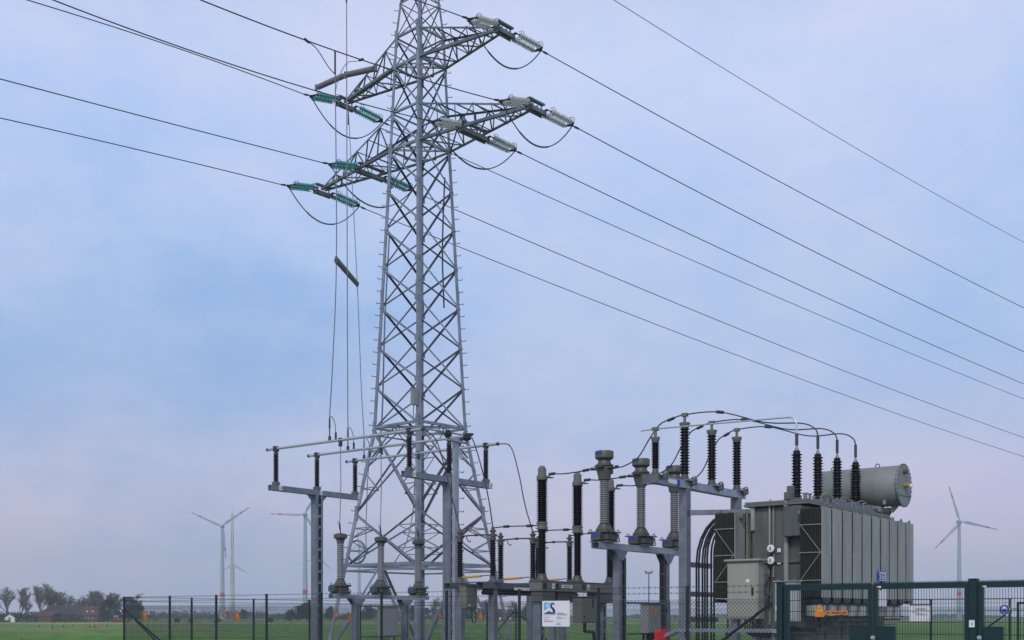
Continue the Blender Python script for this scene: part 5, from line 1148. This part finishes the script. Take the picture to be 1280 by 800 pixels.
# ------------------------------------------------------------------ wind turbines
def turbine(label, u, vh, hub, blade, ang, yaw, lowband=True):
    D = (hub-EYE)*F/(HOR-vh); p = P(u, vh, D); t = thing('wind_turbine', label, 'wind turbine', (p.x, p.y, 0), yaw, 'white wind turbines')
    tr_, tb = 1.0*hub/70, 1.85*hub/70
    MB().lathe([(tb, 0), (tb*0.98, 4), (tr_, hub-1.2)], (0,0,0), None, 24).build('tower', M['turb'], t)
    if lowband: r0 = tb*0.98+(tr_-tb*0.98)*(19.2-4)/(hub-5); MB().lathe([(r0+0.04, 18.6), (r0+0.03, 21.6)], (0,0,0), None, 24).build('red_band', M['turb_red'], t)
    MB().lathe([(0.6, -2.6), (1.5, -1.9), (1.75, -0.4), (1.6, 2.2), (0.9, 4.2), (0.3, 4.8)], (0, 0, hub), (0, 1, 0), 20).build('nacelle', M['turb'], t)
    MB().lathe([(1.3, 0), (1.25, 0.9), (0.9, 1.7), (0.2, 2.1)], (0, -2.2, hub), (0, -1, 0), 18).build('rotor_hub', M['turb'], t)
    for k in range(3):
        a = R(ang+120*k); rd = Vector((math.cos(a), 0, math.sin(a))); td = Vector((-math.sin(a), 0, math.cos(a))); n = Vector((0, -1, 0)); o = Vector((0, -3.0, hub))
        secs = [(0.03, 0.8, 0.8, 0), (0.08, 1.0, 0.75, 0), (0.18, 2.1, 0.5, 0), (0.4, 1.6, 0.35, 0), (0.655, 1.15, 0.22, 0), (0.66, 1.15, 0.22, 1), (0.765, 0.95, 0.18, 1), (0.77, 0.95, 0.18, 0), (0.875, 0.75, 0.13, 0), (0.88, 0.75, 0.13, 1), (0.985, 0.42, 0.08, 1), (1.0, 0.2, 0.05, 1)]
        b = MB(); vs = []
        for f, c, th, m in secs:
            ce = o+rd*(f*blade); tw = R(14*(1-f)); tt = td*math.cos(tw)+n*math.sin(tw); nn = n*math.cos(tw)-td*math.sin(tw); c *= 1.0*blade/25; th *= blade/25
            vs += [ce-tt*c*0.3, ce-tt*c*0.1+nn*th/2, ce+tt*c*0.3+nn*th*0.3, ce+tt*c*0.7, ce+tt*c*0.3-nn*th*0.3, ce-tt*c*0.1-nn*th/2]
        for i in range(len(secs)-1):
            for j in range(6): b.add([], []); b.f.append((i*6+j, i*6+(j+1)%6, (i+1)*6+(j+1)%6, (i+1)*6+j)); b.m.append(secs[i+1][3] if secs[i][3] == secs[i+1][3] else 0)
        b.v = vs; b.f.append(tuple((len(secs)-1)*6+j for j in range(6))); b.m.append(1); b.f.append((5,4,3,2,1,0)); b.m.append(0)
        b.build('blade', [M['turb'], M['turb_red']], t)
    return t
turbine('white wind turbine nearest the left fence corner, one blade hanging down along its tower', 278, 658, 75, 26.5, -84, R(12))
turbine('white wind turbine with one blade pointing level to the left, beside the left battened post', 381.5, 643.5, 75, 24.5, 179, R(3))
turbine('small distant white wind turbine half hidden by the lattice mast', 291.5, 706, 75, 26, 210, R(0))
turbine('white wind turbine alone on the right, above the green gate', 1199, 652.5, 75, 28.5, 107, R(-5))
turbine('distant wind turbine mostly hidden by the left battened post', 397, 697, 75, 24, 200, R(0))
turbine('wind turbine behind the pylon base and the voltage transformers', 449, 681, 75, 17, 95, R(0), False)
# lattice mast
mp_ = P(290.5, 700, 620); H = EYE+(HOR-641.5)/F*620
mt = thing('lattice_mast', 'slender faded lattice mast between two distant turbines', 'mast', (mp_.x, mp_.y, 0))
bs_ = [MB(), MB()]; n = 36
for i in range(n):
    z0, z1 = H*i/n, H*(i+1)/n; w0, w1 = 1.1*(1-0.65*i/n), 1.1*(1-0.65*(i+1)/n); b = bs_[0]; b_m = (i//6) % 2; f0 = len(b.m)
    c = [(-1,-1),(1,-1),(1,1),(-1,1)]
    for k in range(4):
        a, e = c[k], c[(k+1) % 4]
        b.bar((a[0]*w0, a[1]*w0, z0), (a[0]*w1, a[1]*w1, z1), 0.15); b.bar((a[0]*w0, a[1]*w0, z0), (e[0]*w1, e[1]*w1, z1), 0.08); b.bar((a[0]*w0, a[1]*w0, z0), (e[0]*w0, e[1]*w0, z0), 0.08)
    b.m[f0:] = [b_m]*(len(b.m)-f0)
bs_[0].tube([(0,0,H), (0,0,H+2.5)], 0.1, 5).build('lattice_shaft', [mat('faded_red_steel', (0.4, 0.3, 0.26), 0.6, 0, 0.1, 1), mat('faded_white_steel', (0.5, 0.46, 0.42), 0.6, 0, 0.1, 1)], mt, False, False)
MB().bb(0.5, 1.2, -0.4, 0.4, H*0.62, H*0.62+3.5).build('aerial', M['white'], mt, False, False)
# distant floodlight mast
fm = P(811, 716, 190); t = thing('light_mast', 'thin distant lamp mast with a flat head between the current transformer columns', 'light mast', (fm.x, fm.y, 0))
MB().tube([(0,0,0), (0,0,fm.z)], [0.16, 0.1], 8).build('pole', M['galv'], t); MB().bb(-0.55, 0.55, -0.3, 0.3, fm.z-0.15, fm.z+0.15).bb(-0.7, -0.4, -0.2, 0.2, fm.z+0.1, fm.z+0.35).bb(0.4, 0.7, -0.2, 0.2, fm.z+0.1, fm.z+0.35).build('lamp_head', M['galv'], t)

# ------------------------------------------------------------------ trees
def bare_tree(seed, h, spread, label, density=1.0, mats=('bark', 'twig'), leafy=0.0):
    rnd = random.Random(seed); tk, tw = MB(), MB()
    def grow(p, d, L, r, lev):
        segs = 3; pts = [p]; q = p
        for s in range(segs):
            d = (d+Vector((rnd.uniform(-.16,.16), rnd.uniform(-.16,.16), rnd.uniform(-.02,.14)))).normalized(); q = q+d*(L/segs); pts.append(q)
        tgt = tk if lev < 3 else tw
        tgt.tube(pts, [r*(1-0.16*i) for i in range(4)], 5 if lev < 2 else 3, caps=False)
        if lev >= 5: return
        nb = (6, 5, 4, 4, 4)[lev] if lev else int(9*density)
        for k in range(nb):
            f = rnd.uniform(0.35, 1.0) if lev else 0.22+0.78*(k+rnd.random())/nb; i = min(2, int(f*3)); base = pts[i]+(pts[i+1]-pts[i])*(f*3-i)
            a = rnd.uniform(0, 2*math.pi); side = Vector((math.cos(a), math.sin(a), 0)); nd = (d*(0.95-0.12*lev if lev else 0.9)+side*spread*rnd.uniform(0.5, 1.0)+Z*(0.18 if lev < 3 else 0.35)).normalized()
            grow(base, nd, L*(rnd.uniform(0.42, 0.66) if lev else rnd.uniform(0.42, 0.6)*(1.05-0.65*f)), r*0.58, lev+1)
    grow(Vector((0,0,0)), Vector((rnd.uniform(-.05,.05),0,1)), h*0.8, h*0.018, 0)
    if leafy:
        for k in range(int(900*leafy)):
            a = rnd.uniform(0, 6.28); z = h*rnd.uniform(0.15, 0.9); rr = h*0.32*math.sin(math.pi*min(1, max(0.1, z/h)))*math.sqrt(rnd.random()); c = Vector((rr*math.cos(a), rr*math.sin(a), z)); s = h*rnd.uniform(0.012, 0.03)
            u = Vector((rnd.gauss(0,1), rnd.gauss(0,1), rnd.gauss(0,1))).normalized(); w = u.orthogonal().normalized()
            tw.add([c+u*s, c-u*s*0.5+w*s, c-u*s-w*s*0.6, c+w*-s], [(0,1,2,3)])
    return tk, tw
TP = {}
def tree(kind, u, D, h, label, group, sx=1.0):
    x = (u-640)/F*D; k = KINDS[kind]
    t = thing(k[0], label, 'tree', (x, D, 0), random.uniform(0, 6), group)
    if kind not in TP:
        tk, tw = bare_tree(*k[1]); TP[kind] = (tk.build('trunk', M[k[2]], t), tw.build('crown', M[k[3]], t, False, False))
    else:
        for o in TP[kind]: c = o.copy(); COL.objects.link(c); c.parent = t
    s = h/k[1][1]; t.scale = (s*sx, s*sx, s)
    return t
KINDS = {'a': ('bare_tree', (11, 12, 0.85, '', 1.5), 'bark', 'twig'), 'b': ('bare_tree', (23, 12, 0.7, '', 1.45), 'bark', 'twig'), 'c': ('leafy_tree', (31, 11, 0.8, '', 1.2, None, 1.0), 'bark', 'leaf_dk'),
         'd': ('leafy_tree', (47, 11, 0.7, '', 1.2, None, 1.8), 'bark', 'leaf')}
px_m = lambda D: D/F
fr = [(10, 'a', 40, 'bare tree at the far left edge above the small white gabled house'), (24.5, 'b', 40, 'bare tree just right of the small white gabled house'), (53, 'b', 42, 'bare tree above the left end of the long barn roof'),
      (65, 'a', 44, 'tallest bare tree, behind the left half of the long barn'), (77, 'b', 36, 'thin bare tree behind the middle of the long barn'), (88, 'a', 30, 'bare rounded tree behind the barn roof ridge'), (97, 'a', 28, 'small bare tree behind the right end of the barn'),
      (105, 'b', 26, 'low bare tree where barn and red roof meet'), (112.5, 'b', 36, 'bare tree behind the red roofed farmhouse'), (124, 'a', 35, 'bare tree right of the red roofed farmhouse'), (134, 'b', 33, 'slim bare tree beside the leafy clump'), (148, 'a', 33, 'bare tree nearest behind the left fence corner post'),
      (59, 'b', 38, 'slim bare tree squeezed between the two tall ones above the barn'), (71, 'a', 34, 'bare tree just right of the tallest one behind the barn'), (118, 'a', 34, 'bare tree directly above the right gable of the red roof'), (129, 'b', 35, 'bare tree rising out of the leafy clump'), (141, 'b', 32, 'bare tree between the leafy clump and the fence corner'), (32, 'b', 26, 'lowest bare tree in the gap before the barn')]
for u, k, hp, lab in fr:
    D = 470+random.uniform(-10, 25); tree(k, u, D, (hp+1)*px_m(D)+EYE-1.5, lab, 'bare trees round the farm', 1.2)
lf = [(136, 'd', 440, 25, 1.3, 'dense green clump tree right of the farmhouse'), (160, 'c', 430, 29, 1.4, 'dark leafy tree behind the corner of the fence'), (171, 'c', 435, 21, 1.2, 'smaller dark tree just right of the fence corner'), 
      (372, 'c', 420, 17, 1.15, 'dark round tree left of the battened post foot'), (383, 'd', 425, 21, 1.1, 'taller dark tree at the battened post foot'), (362, 'c', 425, 11, 1.2, 'low dark bush tree left of the battened post'),
      (305, 'c', 700, 11, 1.5, 'pale distant tree behind the lattice mast'), (413, 'd', 520, 14, 1.3, 'small tree between the pylon legs and the left post'), (460, 'c', 520, 16, 1.4, 'dark tree behind the voltage transformer cabinet'), (487, 'd', 520, 14, 1.3, 'tree behind the right side of the grey cabinet'),
      (515, 'c', 500, 17, 1.2, 'tree behind the pylon front leg'), (541, 'a', 480, 24, 1.2, 'bare upright tree left of the floodlight pole'), (556, 'd', 500, 16, 1.3, 'tree behind the floodlight pole foot'), (585, 'c', 490, 19, 1.4, 'dark tree under the disconnector drive box'), (603, 'b', 500, 22, 1.3, 'bare tree left of the first disconnector column'),
      (618, 'c', 505, 17, 1.3, 'dark tree left of the red roofs'), (645, 'a', 520, 20, 1.3, 'bare tree behind the two red roofs'), (660, 'd', 500, 17, 1.3, 'green tree right of the red roofs'), (668, 'b', 510, 19, 1.2, 'bare tree beside the white information board')]
for u, k, D, hp, sx, lab in lf: tree(k, u, D, hp*px_m(D)+EYE, lab, 'trees along the horizon', sx)
# hedges: low uneven shrub masses
def shrub(name, label, cat, u0, u1, D, hp, seed, m='leaf_dk', dep=6, group=None):
    rnd = random.Random(seed); x0, x1 = (u0-640)/F*D, (u1-640)/F*D; h = hp*D/F+EYE-0.3; b = MB(); n = int((x1-x0)*dep*6)+60
    prof = [rnd.uniform(0.55, 1.0) for _ in range(12)]
    for k in range(n):
        f = rnd.random(); x = x0+(x1-x0)*f; i = f*11; a = int(i); hh = h*(prof[a]+(prof[min(a+1,11)]-prof[a])*(i-a)); e = min(1, f*6, (1-f)*6)**0.5
        z = hh*e*rnd.random()**0.7; y = dep*(rnd.random()-0.5)*(1-0.5*z/h); s = rnd.uniform(0.15, 0.5)*(D/420)
        u = Vector((rnd.gauss(0,1), rnd.gauss(0,1), rnd.gauss(0,1))).normalized(); w = u.orthogonal().normalized(); c = Vector((x, D+y, z))
        b.add([c+u*s, c+w*s, c-u*s*0.8, c-w*s*0.9], [(0,1,2,3)])
    o = b.build(name, M[m], loc=((x0+x1)/2, D, 0), smooth=False); return tag(o, label, cat, group)
shrub('hedge', 'dark hedge between the small white house and the barn', 'hedge', 20, 46, 425, 9, 3)
shrub('hedge', 'long blue green hedge in front of the barn', 'hedge', 66, 106, 418, 7, 4, 'leaf')
shrub('hedge', 'hedge below the leafy clump right of the farmhouse', 'hedge', 124, 152, 425, 13, 5, 'leaf_dk')
shrub('hedge', 'low bush at the far left picture edge', 'hedge', -4, 7, 425, 9, 6)
for q, (u0, u1, hp, lab) in enumerate(((218, 224, 2.4, 'low dark bush on the field edge left of the third fence post'), (237, 241, 1.8, 'tiny dark bush behind the first thin fence post'), (269, 275, 2.5, 'small dark bush right of the third front fence post'), (333, 341, 4, 'dark bush right of the fourth front fence post'))):
    shrub('bush', lab, 'bush', u0, u1, 405, hp-1.6, 20+q, 'leaf_dk', 3, 'dark bushes on the field edge')
def woods(name, label, u0, u1, D, hp, seed, amp=0.5):
    rnd = random.Random(seed); b = MB(); x0, x1 = (u0-640)/F*D, (u1-640)/F*D; h = hp*D/F+EYE
    n = int((u1-u0)*10); ks = [rnd.uniform(1-amp, 1.0) for _ in range(60)]
    for k in range(n):
        f = rnd.random(); i = f*59; a = int(i); hh = h*(ks[a]+(ks[min(59, a+1)]-ks[a])*(i-a)); z = hh*rnd.random()**0.6; s = rnd.uniform(0.5, 1.3)*D/1000
        u = Vector((rnd.gauss(0,1), rnd.gauss(0,0.6), rnd.gauss(0,1))).normalized(); w = u.orthogonal().normalized(); c = Vector((x0+(x1-x0)*f, D+rnd.uniform(-25, 25), max(z, 0.3)))
        b.add([c+u*s, c+w*s, c-u*s*0.8, c-w*s*0.9], [(0,1,2,3)])
    o = b.build(name, M['leaf_dk'], loc=((x0+x1)/2, D, 0), smooth=False); return tag(o, label, 'woodland', kind='stuff')
woods('far_woods', 'blue hazy line of far woods along the whole horizon', -60, 1340, 1500, 4.5, 1, 0.75)
woods('far_woods', 'hazy wood behind the left part of the compound fence', 186, 330, 1150, 9, 2, 0.7)
woods('far_woods', 'hazy wood behind the left battened post', 340, 470, 900, 8, 3, 0.7)
woods('far_woods', 'dull wood behind the pylon base and disconnectors', 440, 680, 640, 13, 4, 0.45)
woods('far_woods', 'thin wood behind the farm', -40, 180, 560, 9, 5, 0.6)

# ------------------------------------------------------------------ farm
def gable(t, x0, x1, y0, y1, ew, rd, wall, roof, hip=0.0, ov=0.35):
    MB().bb(x0, x1, y0, y1, 0, ew).build('wall', M[wall], t, False, False); ym = (y0+y1)/2
    b = MB(); e = [(x0-ov, y0-ov, ew-0.1), (x1+ov, y0-ov, ew-0.1), (x1+ov, y1+ov, ew-0.1), (x0-ov, y1+ov, ew-0.1)]; r = [(x0+hip-ov, ym, rd), (x1-hip*0.0+ov, ym, rd)]
    vs = e+r+[(q[0], q[1], q[2]+0.25) for q in e]+[(q[0], q[1], q[2]+0.28) for q in r]
    fs = [(0,4,5,1)[::-1], (2,5,4,3)[::-1], (6,7,11,10), (8,9,10,11), (9,6,10), (7,8,11), (0,1,7,6), (2,3,9,8), (3,0,6,9), (1,2,8,7), (0,3,4), (1,5,2)]
    b.add(vs, fs); ro = b.build('roof', M[roof], t, False, False); return ro
BD = 455; sx_ = BD/F
bx0 = (45-640)*sx_; bn = thing('farm_barn', 'long dark roofed brick barn with a red lean to at its left', 'barn', (bx0, BD, 0))
gable(bn, 0.6, 59*sx_, 0, 10, 3.0, EYE+14.5*sx_, 'brick', 'roof', 4.0)
MB().add([(-0.5, -5, 2.5), (8, -5, 2.5), (10, -0.6, 4.1), (0.2, -0.6, 4.1), (-0.5, -5, 2.3), (8, -5, 2.3), (10, -0.6, 3.9), (0.2, -0.6, 3.9)], [(0,1,2,3), (7,6,5,4), (0,4,5,1), (1,5,6,2), (2,6,7,3), (3,7,4,0)]).build('lean_to_roof', M['roof_red'], bn, False, False)
MB().bb(0, 8, -4.6, -0.05, 0, 2.35).build('lean_to_wall', M['brick'], bn, False, False)
for x in (3.5, 9.5, 14): MB().bb(x-0.6, x+0.6, -0.06, 0.02, 0.8, 2.2).build('door', M['rubber'], bn, False, False)
fh = thing('farm_house', 'red roofed brick farmhouse joined to the right of the barn', 'house', ((103.5-640)*sx_, BD-2, 0))
gable(fh, 0.6, 21*sx_, 0, 9, 2.6, EYE+13*sx_, 'brick', 'roof_red', 0.0)
for x in (1.6, 3.0, 4.6): MB().bb(x-0.3, x+0.3, -0.05, 0.02, 1.1, 2.0).build('window', M['grey_ink'], fh, False, False)
for x in (2.0, 4.2): MB().box((x, 1.3, 4.2), (0.45, 0.08, 0.5), (Vector((1,0,0)), Vector((0,0.9,-0.55)).normalized(), Vector((0,0.55,0.9)).normalized())).build('roof_light', M['white'], fh, False, False)
MB().bb(5.0, 5.5, 4.2, 4.8, 5.0, 6.6).build('chimney', M['brick'], fh, False, False)
wh = thing('small_house', 'small white gabled house at the far left edge', 'house', ((4-640)*sx_, BD, 0))
MB().bb(0.5, 4.6, 0, 8, 0, 1.9).prism([(0.5, 1.9), (4.6, 1.9), (2.55, 3.3)], (0, 0.0, 0), (1,0,0), Z, (0,1,0), 8).build('wall', M['white'], wh, False, False)
MB().add([(0.0, -0.4, 1.7), (2.55, -0.4, 3.45), (5.1, -0.4, 1.7), (0.0, 8.4, 1.7), (2.55, 8.4, 3.45), (5.1, 8.4, 1.7), (0.0, -0.4, 1.5), (2.55, -0.4, 3.25), (5.1, -0.4, 1.5), (0.0, 8.4, 1.5), (2.55, 8.4, 3.25), (5.1, 8.4, 1.5)], [(0,1,4,3), (1,2,5,4), (9,10,7,6), (10,11,8,7), (0,6,7,1), (1,7,8,2), (3,4,10,9), (4,5,11,10), (0,3,9,6), (2,8,11,5)]).build('roof', M['roof'], wh, False, False)
MB().bb(2.0, 3.1, -0.05, 0.02, 0.05, 1.8).build('door', M['grey_ink'], wh, False, False)
r2 = thing('far_house', 'left one of two far red roofs behind the disconnector columns', 'house', ((620-640)*560/F, 560, 0)); gable(r2, 0, 4.4, 0, 8, 2.4, 5.6, 'brick', 'roof_red', 1.0); MB().bb(1.5, 2.5, -0.05, 0.02, 0.6, 2.0).build('window', M['white'], r2, False, False)
r3 = thing('far_house', 'right one of two far red roofs behind the disconnector columns', 'house', ((632.5-640)*560/F, 562, 0)); gable(r3, 0, 4.0, 0, 8, 2.4, 5.5, 'brick', 'roof_red', 0.8); MB().bb(1.5, 2.5, -0.05, 0.02, 0.6, 2.0).build('window', M['white'], r3, False, False)
# small tractor by the hedge
tx = thing('tractor', 'small red and white tractor parked at the field edge by the fence corner', 'tractor', ((147.5-640)*410/F, 410, 0), R(10))
MB().cbox(-0.8, 1.4, -0.4, 0.4, 0.6, 1.2, 0.1).build('bonnet', M['red'], tx); MB().cbox(-1.4, -0.1, -0.6, 0.6, 0.9, 2.3, 0.12).build('cab', M['box_light'], tx); MB().bb(-1.45, -0.05, -0.65, 0.65, 2.3, 2.42).build('cab_roof', M['white'], tx)
MB().bb(-1.2, -0.3, -0.62, -0.6, 1.35, 2.15).build('window', M['rubber'], tx)
for x, r in ((-0.9, 0.75), (1.0, 0.5)):
    for y in (-0.75, 0.75):
        w = MB().lathe([(r*0.5, -0.18), (r, -0.14), (r, 0.14), (r*0.5, 0.18)], (x, y, r), (0,1,0), 18).build('wheel', M['rubber'], tx); MB().lathe([(r*0.45, -0.2), (r*0.45, 0.2)], (x, y, r), (0,1,0), 14).build('rim', M['red'], w)
# low paddock posts in the meadow
for q, (u, vt, vb) in enumerate(((49, 781, 784.5), (65.5, 781, 786), (79.5, 781, 784.6), (91, 780.5, 783), (112.3, 781, 785), (118.5, 781, 784.5), (133.5, 780.5, 784.2))):
    D = EYE*F/(vb-HOR); p = P(u, vt, D); b = MB().tube([(0,0,0), (0.02,0,p.z)], [0.09, 0.075], 7)
    o = b.build('paddock_post', M['fpost']); o.location = (p.x, D, 0)
    tag(o, ('low wooden paddock post left of the barn hedge', 'stoutest low wooden post in the meadow below the barn', 'low wooden post below the middle of the barn', 'short faint post below the right half of the barn', 'low wooden post left of the straw heap', 'low wooden post right of the straw heap', 'low wooden post nearest the fence corner')[q], 'post', 'paddock posts in the meadow')
def heap(label, u, v, D, r, h, seed):
    rnd = random.Random(seed); b = MB(); p = P(u, v, D)
    for k in range(260):
        a = rnd.uniform(0, 6.28); rr = r*math.sqrt(rnd.random()); z = h*(1-(rr/r)**2)*rnd.random(); c = Vector((rr*math.cos(a), rr*math.sin(a), z+0.05)); u_ = Vector((rnd.gauss(0,1), rnd.gauss(0,1), rnd.gauss(0,.6))).normalized(); w = u_.orthogonal()
        b.add([c+u_*0.3, c+w*0.06, c-u_*0.3, c-w*0.06], [(0,1,2,3)])
    b.lathe([(r, 0.01), (r*0.8, h*0.5), (r*0.4, h*0.85), (0.05, h*0.95)], (0,0,0), None, 14); o = b.build('straw_heap', M['straw']); o.location = (p.x, D, 0); tag(o, label, 'straw heap')
heap('pale straw heap in the meadow below the farmhouse', 121, 783, 205, 0.6, 0.6, 3)
rnd = random.Random(8); b = MB()
for k in range(14): a = rnd.uniform(-0.1, 0.14); b.tube([(0, 0, 0), (a*0.4, rnd.uniform(-.1,.1), 0.25), (a+0.1, rnd.uniform(-.1,.1), rnd.uniform(0.35, 0.62))], 0.008, 3); b.lathe([(0.004, 0), (0.022, 0.05), (0.003, 0.12)], (a+0.1, 0, 0.48), (0.4, 0, 1), 6)
o = b.build('grass_tuft', M['straw']); pp = P(26, 800, 72); o.location = (pp.x, 72, 0); tag(o, 'single dry straw coloured grass tuft in the green meadow at lower left', 'grass tuft')

# ------------------------------------------------------------------ air
hz = bpy.data.materials.new('haze'); hz.use_nodes = True; N = hz.node_tree.nodes; L = hz.node_tree.links
for n_ in list(N): 
    if n_.type != 'OUTPUT_MATERIAL': N.remove(n_)
pv = N.new('ShaderNodeVolumePrincipled'); pv.inputs['Color'].default_value = (0.74, 0.84, 1.0, 1); pv.inputs['Density'].default_value = HAZE; pv.inputs['Anisotropy'].default_value = 0.0
L.new(pv.outputs[0], [n_ for n_ in N if n_.type == 'OUTPUT_MATERIAL'][0].inputs['Volume'])
o = MB().bb(-2400, 2400, -400, 2400, -1, 125).build('haze', hz, smooth=False); tag(o, 'thin blue grey evening haze over the plain', 'haze', kind='stuff')
